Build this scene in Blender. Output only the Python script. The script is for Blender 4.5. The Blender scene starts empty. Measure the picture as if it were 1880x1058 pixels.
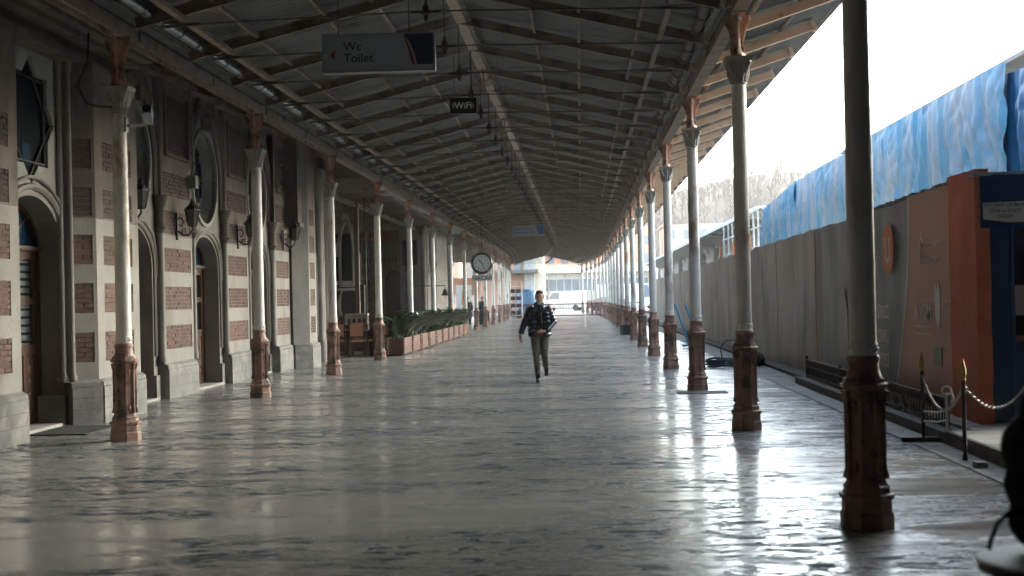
import bpy, bmesh, math, random
from mathutils import Vector, Matrix, noise
from mathutils.geometry import tessellate_polygon
random.seed(7)
PI = math.pi
C = bpy.context.scene.collection
S = bpy.context.scene

# ------------------------------------------------------------------ camera
cd = bpy.data.cameras.new('camera')
cd.sensor_width = 36.0
cd.lens = 50.0
cd.clip_start = 0.05
cd.clip_end = 3000
cam = bpy.data.objects.new('camera', cd)
C.objects.link(cam)
R3 = Matrix(((0.998566, 0.022818, 0.048431), (0.048582, -0.006121, -0.9988), (-0.022494, 0.999721, -0.00722)))
M4 = R3.to_4x4()
M4.translation = Vector((0, 0, 1.6))
cam.matrix_world = M4
cd.dof.use_dof = True
cd.dof.focus_distance = 27.5
cd.dof.aperture_fstop = 2.6
S.camera = cam

# ------------------------------------------------------------------ world, sun, exposure
SUN_EL, SUN_AZ = math.radians(17), math.radians(56)      # low hazy winter sun ahead on the track side
w = bpy.data.worlds.new('World')
S.world = w
w.use_nodes = True
wn = w.node_tree
bg = wn.nodes['Background']
sky = wn.nodes.new('ShaderNodeTexSky')
sky.sky_type = 'NISHITA'
sky.sun_disc = False
sky.sun_elevation = SUN_EL
sky.sun_rotation = SUN_AZ
sky.air_density = 1.0
sky.dust_density = 3.0
sky.ozone_density = 1.2
haz = wn.nodes.new('ShaderNodeHueSaturation')
haz.inputs['Saturation'].default_value = 0.6
wn.links.new(sky.outputs[0], haz.inputs['Color'])
tint = wn.nodes.new('ShaderNodeMix'); tint.data_type = 'RGBA'; tint.blend_type = 'MULTIPLY'; tint.inputs[0].default_value = 1
wn.links.new(haz.outputs[0], tint.inputs[6]); tint.inputs[7].default_value = (0.925, 1.0, 1.03, 1)
wn.links.new(tint.outputs[2], bg.inputs[0])
bg.inputs[1].default_value = 0.15
sd = bpy.data.lights.new('sun', 'SUN')
sd.energy = 0.16
sd.angle = math.radians(18)
sd.color = (1.0, 0.88, 0.76)
sun = bpy.data.objects.new('sun', sd)
C.objects.link(sun)
sun_dir = Vector((math.sin(SUN_AZ) * math.cos(SUN_EL), math.cos(SUN_AZ) * math.cos(SUN_EL), math.sin(SUN_EL)))
sun.rotation_euler = sun_dir.to_track_quat('Z', 'Y').to_euler()
S.view_settings.view_transform = 'Standard'
S.view_settings.look = 'None'
S.view_settings.gamma = 1
S.view_settings.use_curve_mapping = False
S.view_settings.exposure = 3.8
S.render.engine = 'CYCLES'
S.cycles.use_denoising = True
S.cycles.max_bounces = 9
S.cycles.diffuse_bounces = 7
S.cycles.volume_bounces = 1
S.cycles.caustics_reflective = False
S.cycles.caustics_refractive = False
S.cycles.sample_clamp_indirect = 6

# ------------------------------------------------------------------ materials
def pm(name, c1, c2=None, scale=3.0, rough=0.7, metal=0.0, bump=0.0, bscale=30.0, stretch=(1, 1, 1),
       rnd=0.0, c3=None, c3amt=0.5, c3scale=1.2, c3stretch=(1, 1, 1), rough2=None, spec=0.5, emit=None, alpha=None, detail=6):
    m = bpy.data.materials.new(name)
    m.use_nodes = True
    n, l = m.node_tree.nodes, m.node_tree.links
    b = n['Principled BSDF']
    b.inputs['Roughness'].default_value = rough
    b.inputs['Metallic'].default_value = metal
    b.inputs['Specular IOR Level'].default_value = spec
    tc = n.new('ShaderNodeTexCoord')
    def nz(sc, st, det=detail, rg=0.6):
        mp = n.new('ShaderNodeMapping'); mp.inputs['Scale'].default_value = st
        l.new(tc.outputs['Object'], mp.inputs[0])
        t = n.new('ShaderNodeTexNoise'); t.inputs['Scale'].default_value = sc
        t.inputs['Detail'].default_value = det; t.inputs['Roughness'].default_value = rg
        if rnd:        # every copy of a part wears differently
            o2 = n.new('ShaderNodeObjectInfo'); ml = n.new('ShaderNodeMath'); ml.operation = 'MULTIPLY'; ml.inputs[1].default_value = 37.0
            l.new(o2.outputs['Random'], ml.inputs[0])
            va = n.new('ShaderNodeVectorMath'); va.operation = 'ADD'
            l.new(mp.outputs[0], va.inputs[0]); l.new(ml.outputs[0], va.inputs[1]); l.new(va.outputs[0], t.inputs[0])
        else: l.new(mp.outputs[0], t.inputs[0])
        return t
    def ramp(src, p0, p1):
        r = n.new('ShaderNodeMapRange'); r.inputs[1].default_value = p0; r.inputs[2].default_value = p1
        l.new(src, r.inputs[0]); return r.outputs[0]
    col = None
    if c2 is not None:
        t = nz(scale, stretch)
        mx = n.new('ShaderNodeMix'); mx.data_type = 'RGBA'
        l.new(ramp(t.outputs[0], 0.35, 0.65), mx.inputs[0])
        mx.inputs[6].default_value = (*c1, 1); mx.inputs[7].default_value = (*c2, 1)
        col = mx.outputs[2]
    if c3 is not None:
        t = nz(c3scale, c3stretch, 8, 0.65)
        mx = n.new('ShaderNodeMix'); mx.data_type = 'RGBA'
        l.new(ramp(t.outputs[0], 0.62 - 0.3 * c3amt, 0.72 - 0.2 * c3amt), mx.inputs[0])
        if col: l.new(col, mx.inputs[6])
        else: mx.inputs[6].default_value = (*c1, 1)
        mx.inputs[7].default_value = (*c3, 1)
        col = mx.outputs[2]
    if rnd:
        oi = n.new('ShaderNodeObjectInfo')
        mr = n.new('ShaderNodeMapRange'); mr.inputs[3].default_value = 1 - rnd; mr.inputs[4].default_value = 1 + rnd
        l.new(oi.outputs['Random'], mr.inputs[0])
        hs = n.new('ShaderNodeHueSaturation')
        l.new(mr.outputs[0], hs.inputs['Value'])
        if col: l.new(col, hs.inputs['Color'])
        else: hs.inputs['Color'].default_value = (*c1, 1)
        col = hs.outputs[0]
    if col: l.new(col, b.inputs['Base Color'])
    else: b.inputs['Base Color'].default_value = (*c1, 1)
    if rough2 is not None:
        t = nz(scale * 1.7, stretch)
        mr = n.new('ShaderNodeMapRange'); mr.inputs[1].default_value = .35; mr.inputs[2].default_value = .65
        mr.inputs[3].default_value = rough; mr.inputs[4].default_value = rough2
        l.new(t.outputs[0], mr.inputs[0]); l.new(mr.outputs[0], b.inputs['Roughness'])
    if bump:
        t = nz(bscale, stretch, 5)
        bp = n.new('ShaderNodeBump'); bp.inputs['Strength'].default_value = bump; bp.inputs['Distance'].default_value = 0.02
        l.new(t.outputs[0], bp.inputs['Height']); l.new(bp.outputs[0], b.inputs['Normal'])
    if emit:
        b.inputs['Emission Color'].default_value = (*emit[0], 1); b.inputs['Emission Strength'].default_value = emit[1]
    return m

MT = {}
def G(k, *a, **kw): MT[k] = pm(k, *a, **kw)
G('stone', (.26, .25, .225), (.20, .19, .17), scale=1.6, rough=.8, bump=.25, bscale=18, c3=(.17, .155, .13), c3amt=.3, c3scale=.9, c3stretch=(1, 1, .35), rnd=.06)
G('stone_dark', (.19, .155, .13), (.125, .105, .09), scale=1.8, rough=.85, bump=.3, bscale=18, c3=(.085, .075, .065), c3amt=.45, c3scale=1.1, c3stretch=(1, 1, .3))  # darker brown version of the stone, used above the lower bands
G('stone_white', (.36, .355, .32), (.27, .265, .24), scale=2, rough=.75, bump=.2, bscale=20, c3=(.2, .19, .17), c3amt=.2, c3stretch=(1, 1, .3))
G('stone_shade', (.17, .155, .135), (.12, .11, .10), scale=1.6, rough=.85, bump=.25, bscale=18)  # stone darkened in colour to paint the recess shade on the far pavilion
G('plinth', (.20, .20, .185), (.13, .13, .12), scale=3, rough=.75, bump=.5, bscale=12, c3=(.27, .26, .23), c3amt=.35, c3scale=2.4)
G('brick', (.12, .064, .046), (.08, .045, .034), scale=9, rough=.85, bump=.4, bscale=60, rnd=.28)
G('brick_dark', (.085, .055, .045), (.06, .04, .035), scale=7, rough=.85, bump=.4, bscale=60, rnd=.25)
G('mortar', (.24, .21, .185), (.18, .155, .135), scale=8, rough=.95, bump=.3)
G('col_white', (.74, .72, .67), (.65, .63, .585), scale=4, rough=.5, bump=.06, bscale=40, c3=(.27, .20, .145), c3amt=.22, c3scale=2.6, c3stretch=(1, 1, .4), rnd=.07)
G('col_red', (.36, .215, .165), (.27, .155, .115), scale=5, rough=.55, bump=.2, bscale=35, c3=(.09, .065, .05), c3amt=.42, c3scale=5, rnd=.14)
G('bracket_red', (.42, .24, .17), (.30, .16, .115), scale=6, rough=.6, bump=.2, c3=(.07, .04, .035), c3amt=.35, c3scale=6)
G('roof_sheet', (.20, .20, .19), (.145, .148, .142), scale=1.1, rough=.55, metal=.15, rnd=.16, c3=(.08, .075, .068), c3amt=.3, c3scale=1.5, c3stretch=(.5, 1, 1))
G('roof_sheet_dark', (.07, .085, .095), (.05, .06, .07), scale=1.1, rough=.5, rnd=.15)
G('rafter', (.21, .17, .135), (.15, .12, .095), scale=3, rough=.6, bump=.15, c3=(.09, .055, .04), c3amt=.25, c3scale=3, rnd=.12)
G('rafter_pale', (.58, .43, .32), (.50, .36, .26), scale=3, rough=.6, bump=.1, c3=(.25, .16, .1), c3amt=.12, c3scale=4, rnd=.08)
G('beam_paint', (.33, .26, .195), (.25, .19, .145), scale=2.2, rough=.6, bump=.15, c3=(.11, .07, .05), c3amt=.3, c3scale=3)
G('beam_grey', (.24, .25, .225), (.17, .18, .165), scale=3, rough=.55, bump=.15, c3=(.10, .08, .065), c3amt=.3, c3scale=4)
G('ridge_board', (.50, .41, .32), (.42, .33, .26), scale=3, rough=.65, c3=(.25, .18, .13), c3amt=.15)
G('rod', (.12, .10, .085), (.08, .07, .06), rough=.55, metal=.3)
G('zinc', (.20, .22, .23), (.13, .145, .155), scale=5, rough=.32, metal=.85, c3=(.10, .09, .08), c3amt=.25)
G('glass_pane', (.006, .010, .016), rough=.6, spec=.05)
G('glass_blue', (.006, .04, .10), (.003, .012, .03), scale=7, rough=.5, spec=.06)
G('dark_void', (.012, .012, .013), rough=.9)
G('curtain', (.16, .175, .17), (.11, .12, .12), scale=8, rough=.9)
G('door_wood', (.085, .038, .022), (.055, .025, .015), scale=6, rough=.4, bump=.15, stretch=(1, 1, .15), bscale=25)
G('brass', (.42, .27, .10), (.30, .18, .07), rough=.35, metal=.9)
G('iron_black', (.022, .024, .027), (.035, .034, .033), scale=8, rough=.45, metal=.3)
G('iron_rust', (.075, .058, .05), (.05, .042, .038), scale=8, rough=.6, metal=.2)
G('steel_chain', (.24, .235, .22), rough=.35, metal=.9)
G('sign_white', (.22, .26, .285), rough=.35)
G('sign_navy', (.012, .022, .05), rough=.35)
G('sign_blue', (.012, .075, .24), rough=.35)
G('sign_red', (.16, .025, .025), rough=.4)
G('text_dark', (.02, .02, .025), rough=.5)
G('text_blue', (.03, .10, .22), rough=.5)
G('text_pale', (.62, .62, .60), rough=.5)
G('sign_case', (.20, .23, .25), rough=.4, metal=.4)
G('clock_face', (.60, .64, .66), rough=.3)
G('vinyl_grey', (.20, .21, .215), (.155, .165, .17), scale=.8, rough=.34, rough2=.55, bump=.1, bscale=3, stretch=(1, 1, .3), c3=(.27, .24, .19), c3amt=.35, c3scale=.8, c3stretch=(1, 1, .25))
G('vinyl_beige', (.37, .35, .31), (.30, .285, .255), scale=.7, rough=.36, rough2=.55, bump=.08, bscale=3, stretch=(1, 1, .6), c3=(.16, .165, .165), c3amt=.3, c3scale=.9, c3stretch=(1, 1, .45), rnd=.07)
G('vinyl_orange', (.46, .23, .15), (.39, .195, .13), scale=1, rough=.45, bump=.08, bscale=3)
G('vinyl_line', (.55, .52, .47), rough=.5)
G('logo_pale', (.56, .50, .46), rough=.5)
G('logo_orange', (.60, .17, .03), rough=.5)
G('logo_green', (.16, .24, .13), rough=.5)
G('orange_cloth', (.52, .15, .075), (.44, .12, .06), scale=5, rough=.8, bump=.2, bscale=90)
G('blue_panel', (.006, .032, .085), (.005, .025, .07), scale=1.5, rough=.4)
G('blue_banner', (.008, .045, .13), rough=.35)
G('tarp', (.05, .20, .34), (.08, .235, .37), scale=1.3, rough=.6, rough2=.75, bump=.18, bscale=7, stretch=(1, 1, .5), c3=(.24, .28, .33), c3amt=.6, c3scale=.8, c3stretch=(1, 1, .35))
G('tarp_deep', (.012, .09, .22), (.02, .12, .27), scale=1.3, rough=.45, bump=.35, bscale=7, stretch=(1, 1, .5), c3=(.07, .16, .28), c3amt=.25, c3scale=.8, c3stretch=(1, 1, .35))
G('concrete', (.30, .30, .285), (.22, .22, .21), scale=3, rough=.8, bump=.3, c3=(.14, .14, .14), c3amt=.3)
G('concrete_dark', (.10, .095, .085), (.065, .062, .058), scale=4, rough=.8, bump=.4)
G('white_paint', (.72, .71, .68), (.6, .59, .56), scale=2, rough=.6, c3=(.4, .39, .37), c3amt=.15)
G('leaf', (.06, .105, .04), (.03, .06, .025), scale=5, rough=.38, stretch=(1, 1, 1), rnd=.45)
G('soil', (.03, .022, .016), rough=.95)
G('planter_wood', (.12, .042, .025), (.085, .03, .018), scale=5, rough=.6, bump=.2, rnd=.12, stretch=(.3, .3, 1))
G('planter_pale', (.34, .22, .16), (.26, .16, .11), scale=6, rough=.6, rnd=.1)
G('leather_tan', (.46, .22, .115), (.40, .19, .10), scale=6, rough=.5)
G('chair_wood', (.065, .028, .018), (.04, .018, .012), scale=8, rough=.4)
G('cloth_dark', (.07, .02, .018), rough=.85)
G('glassware', (.55, .55, .52), rough=.15)
G('marble', (.42, .40, .36), (.34, .32, .29), scale=5, rough=.5)
G('timber_brown', (.12, .055, .035), (.08, .04, .025), scale=5, rough=.6, stretch=(1, 1, .2))
G('wall_brown', (.21, .085, .05), (.165, .065, .04), scale=2, rough=.85)
G('bronze', (.07, .05, .035), rough=.4, metal=.8)
G('skin', (.55, .33, .24), (.50, .28, .20), scale=30, rough=.55)
G('hair', (.025, .022, .022), (.06, .058, .058), scale=60, rough=.7)
G('beard', (.42, .38, .35), rough=.8)
G('eye', (.02, .015, .012), rough=.2)
G('down_jacket', (.020, .030, .048), (.013, .02, .034), scale=8, rough=.33, bump=.12, bscale=35)
G('sweater', (.010, .011, .013), rough=.95)
G('trousers', (.15, .14, .115), (.095, .09, .075), scale=9, rough=.75, bump=.15, bscale=60, c3=(.05, .048, .04), c3amt=.3, c3scale=7)
G('shoe', (.012, .014, .018), rough=.25)
G('black_cloth', (.006, .007, .008), rough=.95)
G('far_brick', (.36, .20, .145), (.30, .165, .12), scale=1.5, rough=.85)
G('far_cream', (.55, .47, .38), (.48, .41, .33), scale=.6, rough=.8)
G('far_orange', (.58, .28, .17), (.50, .24, .15), scale=.6, rough=.8)
G('far_grey', (.26, .25, .24), rough=.7)
G('barrier_steel', (.07, .08, .09), rough=.4, metal=.4)
G('far_glass', (.10, .14, .19), rough=.25, spec=.7)
G('bark', (.05, .032, .02), (.036, .025, .016), scale=.5, rough=.9, rnd=.2)
G('hill', (.075, .045, .025), (.05, .033, .019), scale=.12, rough=.95, c3=(.075, .055, .04), c3amt=.4, c3scale=.05)
G('red_plastic', (.5, .1, .05), rough=.5)
G('blue_tank', (.08, .24, .42), rough=.5)
G('ballast', (.16, .15, .14), (.09, .085, .08), scale=12, rough=.95, bump=.8, bscale=20)
G('ground', (.17, .16, .145), (.12, .115, .10), scale=.7, rough=.9)
G('cable', (.03, .05, .065), rough=.5)
G('mat_rubber', (.03, .032, .034), rough=.8)
G('led_dark', (.008, .008, .010), rough=.3)
G('lamp_glass', (.10, .10, .085), rough=.1)

def floor_material():
    m = bpy.data.materials.new('polished_stone_floor'); m.use_nodes = True
    n, l = m.node_tree.nodes, m.node_tree.links
    b = n['Principled BSDF']
    tc = n.new('ShaderNodeTexCoord')
    def nz(sc, st, det=6, rg=.6, dist=0.0):
        mp = n.new('ShaderNodeMapping'); mp.inputs['Scale'].default_value = st
        l.new(tc.outputs['Object'], mp.inputs[0])
        t = n.new('ShaderNodeTexNoise'); t.inputs['Scale'].default_value = sc; t.inputs['Detail'].default_value = det
        t.inputs['Roughness'].default_value = rg; t.inputs['Distortion'].default_value = dist
        l.new(mp.outputs[0], t.inputs[0]); return t.outputs[0]
    def mr(src, a, b_, c, d, sm=False):
        r = n.new('ShaderNodeMapRange'); r.inputs[1].default_value = a; r.inputs[2].default_value = b_
        r.inputs[3].default_value = c; r.inputs[4].default_value = d
        if sm: r.interpolation_type = 'SMOOTHSTEP'
        l.new(src, r.inputs[0]); return r.outputs[0]
    def mix(f, a, b_):
        x = n.new('ShaderNodeMix'); x.data_type = 'RGBA'; l.new(f, x.inputs[0])
        for i, v in ((6, a), (7, b_)):
            if isinstance(v, tuple): x.inputs[i].default_value = (*v, 1)
            else: l.new(v, x.inputs[i])
        return x.outputs[2]
    def mul(a, b_):
        x = n.new('ShaderNodeMath'); x.operation = 'MULTIPLY'; l.new(a, x.inputs[0]); l.new(b_, x.inputs[1]); return x.outputs[0]
    veins = nz(3.2, (.8, 1.25, 1), 11, .76, .7)
    blot = nz(.55, (.45, 1.5, 1), 6, .6, .3)
    fine = nz(22, (.6, 1.4, 1), 6, .7)
    # slab rows laid across the platform: each row has its own tone
    br = n.new('ShaderNodeTexBrick'); br.offset = .5
    br.inputs['Color1'].default_value = (0, 0, 0, 1); br.inputs['Color2'].default_value = (1, 1, 1, 1)
    br.inputs['Mortar'].default_value = (.5, .5, .5, 1)
    br.inputs['Scale'].default_value = 1; br.inputs['Brick Width'].default_value = 1.25; br.inputs['Row Height'].default_value = .62
    br.inputs['Mortar Size'].default_value = .006; br.inputs['Mortar Smooth'].default_value = .3
    l.new(tc.outputs['Object'], br.inputs[0])
    c = mix(mr(veins, .38, .64, 0, 1), (.325, .335, .315), (.215, .228, .225))
    c = mix(mr(blot, .42, .62, 0, .45), c, (.25, .24, .215))
    c = mix(mr(fine, .4, .7, 0, .4), c, (.42, .39, .34))
    tone = n.new('ShaderNodeSeparateColor'); l.new(br.outputs['Color'], tone.inputs[0])
    hs = n.new('ShaderNodeHueSaturation'); l.new(mr(tone.outputs[0], 0, 1, .95, 1.05), hs.inputs['Value']); l.new(c, hs.inputs['Color'])
    c = hs.outputs[0]
    # pits worn into the travertine, in broken bands across the platform
    pit = nz(5.2, (.7, 1.3, 1), 9, .76, 1.0)
    zone = nz(.62, (.42, 1.25, 1), 4, .6, .6)
    pm_ = mul(mr(pit, .485, .55, 0, 1), mr(zone, .44, .54, 0, 1))
    c = mix(pm_, c, (.03, .045, .062))
    c = mix(mr(br.outputs['Fac'], .3, .8, 0, .12), c, (.12, .12, .11))
    l.new(c, b.inputs['Base Color'])
    rr = nz(1.6, (.6, 1.8, 1), 9, .65, .6)
    r1 = mr(rr, .36, .66, .11, .25)
    add = n.new('ShaderNodeMath'); add.operation = 'MULTIPLY_ADD'; l.new(pm_, add.inputs[0]); add.inputs[1].default_value = .5; l.new(r1, add.inputs[2])
    l.new(add.outputs[0], b.inputs['Roughness'])
    l.new(mr(pm_, 0, 1, .42, .04), b.inputs['Specular IOR Level'])
    b.inputs['IOR'].default_value = 1.5
    wav = nz(1.3, (.6, 1.5, 1), 4, .5, .3)
    sub = n.new('ShaderNodeMath'); sub.operation = 'MULTIPLY_ADD'; l.new(pm_, sub.inputs[0]); sub.inputs[1].default_value = -.35
    l.new(wav, sub.inputs[2])
    a2 = n.new('ShaderNodeMath'); a2.operation = 'MULTIPLY_ADD'; l.new(fine, a2.inputs[0]); a2.inputs[1].default_value = .05; l.new(sub.outputs[0], a2.inputs[2])
    bp = n.new('ShaderNodeBump'); bp.inputs['Strength'].default_value = .28; bp.inputs['Distance'].default_value = .009
    l.new(a2.outputs[0], bp.inputs['Height']); l.new(bp.outputs[0], b.inputs['Normal'])
    return m
MT['floor'] = floor_material()

# ------------------------------------------------------------------ mesh helpers
class MB:
    def __init__(s): s.v = []; s.f = []
    def add(s, vs, fs):
        o = len(s.v); s.v += [tuple(p) for p in vs]; s.f += [tuple(i + o for i in f) for f in fs]; return s
    def box(s, x0, x1, y0, y1, z0, z1):
        return s.add([(x0, y0, z0), (x1, y0, z0), (x1, y1, z0), (x0, y1, z0), (x0, y0, z1), (x1, y0, z1), (x1, y1, z1), (x0, y1, z1)],
                     [(0, 3, 2, 1), (4, 5, 6, 7), (0, 1, 5, 4), (1, 2, 6, 5), (2, 3, 7, 6), (3, 0, 4, 7)])
    def bar(s, p, q, w, h, up=(0, 0, 1)):
        p, q = Vector(p), Vector(q); d = (q - p).normalized(); u = Vector(up)
        a = d.cross(u)
        if a.length < 1e-4: a = d.cross(Vector((1, 0, 0)))
        a.normalize(); b = a.cross(d).normalized()
        vs = [e + a * i * w / 2 + b * j * h / 2 for e in (p, q) for i, j in ((-1, -1), (1, -1), (1, 1), (-1, 1))]
        return s.add(vs, [(0, 1, 2, 3), (7, 6, 5, 4), (0, 4, 5, 1), (1, 5, 6, 2), (2, 6, 7, 3), (3, 7, 4, 0)])
    def tube(s, pts, r, n=6, closed=False, cap=True):
        pts = [Vector(p) for p in pts]; k = len(pts); o = len(s.v)
        rs = r if isinstance(r, (list, tuple)) else [r] * k
        prev = None
        for i, p in enumerate(pts):
            if closed: d = pts[(i + 1) % k] - pts[i - 1]
            else: d = pts[min(i + 1, k - 1)] - pts[max(i - 1, 0)]
            if d.length < 1e-9: d = Vector((0, 0, 1))
            d.normalize()
            if prev is None:
                a = d.orthogonal().normalized()
            else:
                a = prev - d * prev.dot(d)
                a = a.normalized() if a.length > 1e-6 else d.orthogonal().normalized()
            prev = a; b = d.cross(a)
            for j in range(n):
                t = 2 * PI * j / n
                s.v.append(tuple(p + a * (math.cos(t) * rs[i]) + b * (math.sin(t) * rs[i])))
        m = k if closed else k - 1
        for i in range(m):
            for j in range(n):
                a0 = o + i * n + j; a1 = o + i * n + (j + 1) % n
                b0 = o + ((i + 1) % k) * n + j; b1 = o + ((i + 1) % k) * n + (j + 1) % n
                s.f.append((a0, a1, b1, b0))
        if cap and not closed:
            s.f.append(tuple(o + j for j in range(n))[::-1]); s.f.append(tuple(o + (k - 1) * n + j for j in range(n)))
        return s
    def lathe(s, prof, c=(0, 0, 0), n=24, ph=0.0, sq=None):
        o = len(s.v); k = len(prof)
        for i, (r, z) in enumerate(prof):
            for j in range(n):
                t = 2 * PI * (j + ph) / n
                x, y = math.cos(t), math.sin(t)
                if sq:
                    q = sq[i]; m = max(abs(x), abs(y)); x, y = x * (1 - q) + x / m * q * .95, y * (1 - q) + y / m * q * .95
                s.v.append((c[0] + x * r, c[1] + y * r, c[2] + z))
        for i in range(k - 1):
            for j in range(n):
                s.f.append((o + i * n + j, o + i * n + (j + 1) % n, o + (i + 1) * n + (j + 1) % n, o + (i + 1) * n + j))
        s.f.append(tuple(o + j for j in range(n))[::-1]); s.f.append(tuple(o + (k - 1) * n + j for j in range(n)))
        return s
    def ell(s, c, r, n=10, m=6):
        o = len(s.v)
        if not isinstance(r, (list, tuple)): r = (r, r, r)
        s.v.append((c[0], c[1], c[2] - r[2]))
        for i in range(1, m):
            p = -PI / 2 + PI * i / m
            for j in range(n):
                t = 2 * PI * j / n
                s.v.append((c[0] + r[0] * math.cos(p) * math.cos(t), c[1] + r[1] * math.cos(p) * math.sin(t), c[2] + r[2] * math.sin(p)))
        s.v.append((c[0], c[1], c[2] + r[2])); e = len(s.v) - 1
        for j in range(n): s.f.append((o, o + 1 + (j + 1) % n, o + 1 + j))
        for i in range(m - 2):
            for j in range(n):
                a = o + 1 + i * n
                s.f.append((a + j, a + (j + 1) % n, a + n + (j + 1) % n, a + n + j))
        a = o + 1 + (m - 2) * n
        for j in range(n): s.f.append((a + j, a + (j + 1) % n, e))
        return s
    def prism(s, poly, fn, d0, d1):
        """poly of 2D points; fn(u, v, d) -> 3D; extruded between depths d0 and d1"""
        k = len(poly); vs = [fn(u, v, d0) for u, v in poly] + [fn(u, v, d1) for u, v in poly]
        tri = tessellate_polygon([[Vector((u, v, 0)) for u, v in poly]])
        fs = [tuple(t) for t in tri] + [tuple(i + k for i in t)[::-1] for t in tri]
        fs += [(i, (i + 1) % k, k + (i + 1) % k, k + i) for i in range(k)]
        return s.add(vs, fs)
    def plate(s, outer, holes, fn, d=0.0, depth=.3, back=None):
        """sheet at depth d with holes; hole edges run back to d-depth"""
        loops = [outer] + holes
        tri = tessellate_polygon([[Vector((u, v, 0)) for u, v in lp] for lp in loops])
        flat = [p for lp in loops for p in lp]
        s.add([fn(u, v, d) for u, v in flat], [tuple(t) for t in tri])
        for i, h in enumerate(holes):
            dp = depth[i] if isinstance(depth, (list, tuple)) else depth
            k = len(h)
            s.add([fn(u, v, d) for u, v in h] + [fn(u, v, d - dp) for u, v in h], [(i2, (i2 + 1) % k, k + (i2 + 1) % k, k + i2) for i2 in range(k)])
        return s
    def xf(s, M, start=0):
        for i in range(start, len(s.v)): s.v[i] = tuple(M @ Vector(s.v[i]))
        return s
    def mesh(s, name, mat, smooth=False, angle=None):
        me = bpy.data.meshes.new(name); me.from_pydata(s.v, [], s.f); me.update()
        if mat: me.materials.append(MT[mat] if isinstance(mat, str) else mat)
        bm = bmesh.new(); bm.from_mesh(me); bmesh.ops.recalc_face_normals(bm, faces=bm.faces)
        if smooth:
            for f in bm.faces: f.smooth = True
            ca = math.radians(angle if angle else 40)
            for e in bm.edges:
                if len(e.link_faces) == 2 and e.calc_face_angle(0) > ca: e.smooth = False
        bm.to_mesh(me); bm.free()
        return me
    def build(s, name, mat, parent=None, smooth=False, loc=None, kind=None, angle=None):
        return inst(name, s.mesh(name, mat, smooth, angle), parent, loc, kind)

def inst(name, me, parent=None, loc=None, kind=None, rot=None):
    o = bpy.data.objects.new(name, me); C.objects.link(o)
    if parent is not None: o.parent = parent
    if loc is not None: o.location = loc
    if rot is not None: o.rotation_euler = rot
    if kind: o['kind'] = kind
    return o
def tag(o, label, cat, group=None):
    o['label'] = label; o['category'] = cat
    if group: o['group'] = group
    return o
def thing(name, label, cat, loc=(0, 0, 0), rz=0, group=None):
    o = bpy.data.objects.new(name, None); o.location = loc; o.rotation_euler = (0, 0, rz); C.objects.link(o)
    o.empty_display_size = .2
    return tag(o, label, cat, group)
def kids(o): return [c for c in bpy.data.objects if c.parent == o]
def copy_tree(o, parent=None, tree=None):
    c = o.copy(); C.objects.link(c); c.parent = parent
    for ch in (tree[o] if tree else kids(o)): copy_tree(ch, c, tree)
    return c
def tree_of(o):
    t = {}
    def rec(x):
        t[x] = kids(x)
        for k in t[x]: rec(k)
    rec(o); return t
def text(body, size, name, mat, parent, M, ext=.002, align='LEFT', squash=1.0, font_shear=0):
    cu = bpy.data.curves.new(name, 'FONT'); cu.body = body; cu.size = size; cu.extrude = ext; cu.align_x = align
    cu.resolution_u = 3; cu.shear = font_shear; cu.offset = size * .012
    o = bpy.data.objects.new(name, cu); C.objects.link(o)
    bpy.context.view_layer.update()
    me = bpy.data.meshes.new_from_object(o.evaluated_get(bpy.context.evaluated_depsgraph_get()))
    C.objects.unlink(o); bpy.data.objects.remove(o)
    me.name = name; me.materials.clear(); me.materials.append(MT[mat])
    me.transform(M @ Matrix.Diagonal((squash, 1, 1, 1)))
    return inst(name, me, parent)
def ordw(i):
    return ['first', 'second', 'third', 'fourth', 'fifth', 'sixth', 'seventh', 'eighth', 'ninth', 'tenth', 'eleventh', 'twelfth', 'thirteenth',
            'fourteenth', 'fifteenth', 'sixteenth', 'seventeenth', 'eighteenth', 'nineteenth', 'twentieth', 'twenty-first', 'twenty-second'][i]

# ------------------------------------------------------------------ layout constants (metres; the platform runs along +Y)
XL, XR = -5.5, 1.9
R0, RS, NR = 9.75, 7.03, 20
L0, LS, NL = 16.85, 7.2, 18
def off(y): return -(max(0.0, y - 91)) ** 2 / 1560.0
def hdg(y): return math.atan2(max(0.0, y - 91) / 780.0, 1)
RIDGE_X, RIDGE_Z, EAVE_Z = -1.78, 5.86, 5.06
END_Y = 145.0

# ================================================================== SETTING
m = MB(); m.add([(-700, -60, -.9), (700, -60, -.9), (700, 900, -.9), (-700, 900, -.9)], [(0, 1, 2, 3)])
m.build('ground', 'ground', kind='structure')
# platform slab with a curved right edge
m = MB(); ys = [-22] + list(range(-18, 149, 4)) + [150]
xe = 3.38
for i in range(len(ys) - 1):
    a, b = ys[i], ys[i + 1]
    m.add([(-16, a, 0), (xe + off(a), a, 0), (xe + off(b), b, 0), (-16, b, 0)], [(0, 1, 2, 3)])
m.build('platform_floor', 'floor', kind='structure')
m = MB()
for i in range(len(ys) - 1):
    a, b = ys[i], ys[i + 1]
    oa, ob = off(a), off(b)
    m.add([(xe + .035 + oa, a, -.004), (6.6 + oa, a, -.004), (6.6 + ob, b, -.004), (xe + .035 + ob, b, -.004)], [(0, 1, 2, 3)])
    m.add([(6.6 + oa, a, -.004), (6.6 + oa, a, -.9), (6.6 + ob, b, -.9), (6.6 + ob, b, -.004)], [(0, 1, 2, 3)])
m.build('platform_edge_paving', 'concrete', kind='structure')
m = MB()
for i in range(len(ys) - 1):
    a, b = ys[i], ys[i + 1]
    m.add([(xe + off(a), a, -.02), (xe + .035 + off(a), a, -.02), (xe + .035 + off(b), b, -.02), (xe + off(b), b, -.02)], [(0, 1, 2, 3)])
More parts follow.
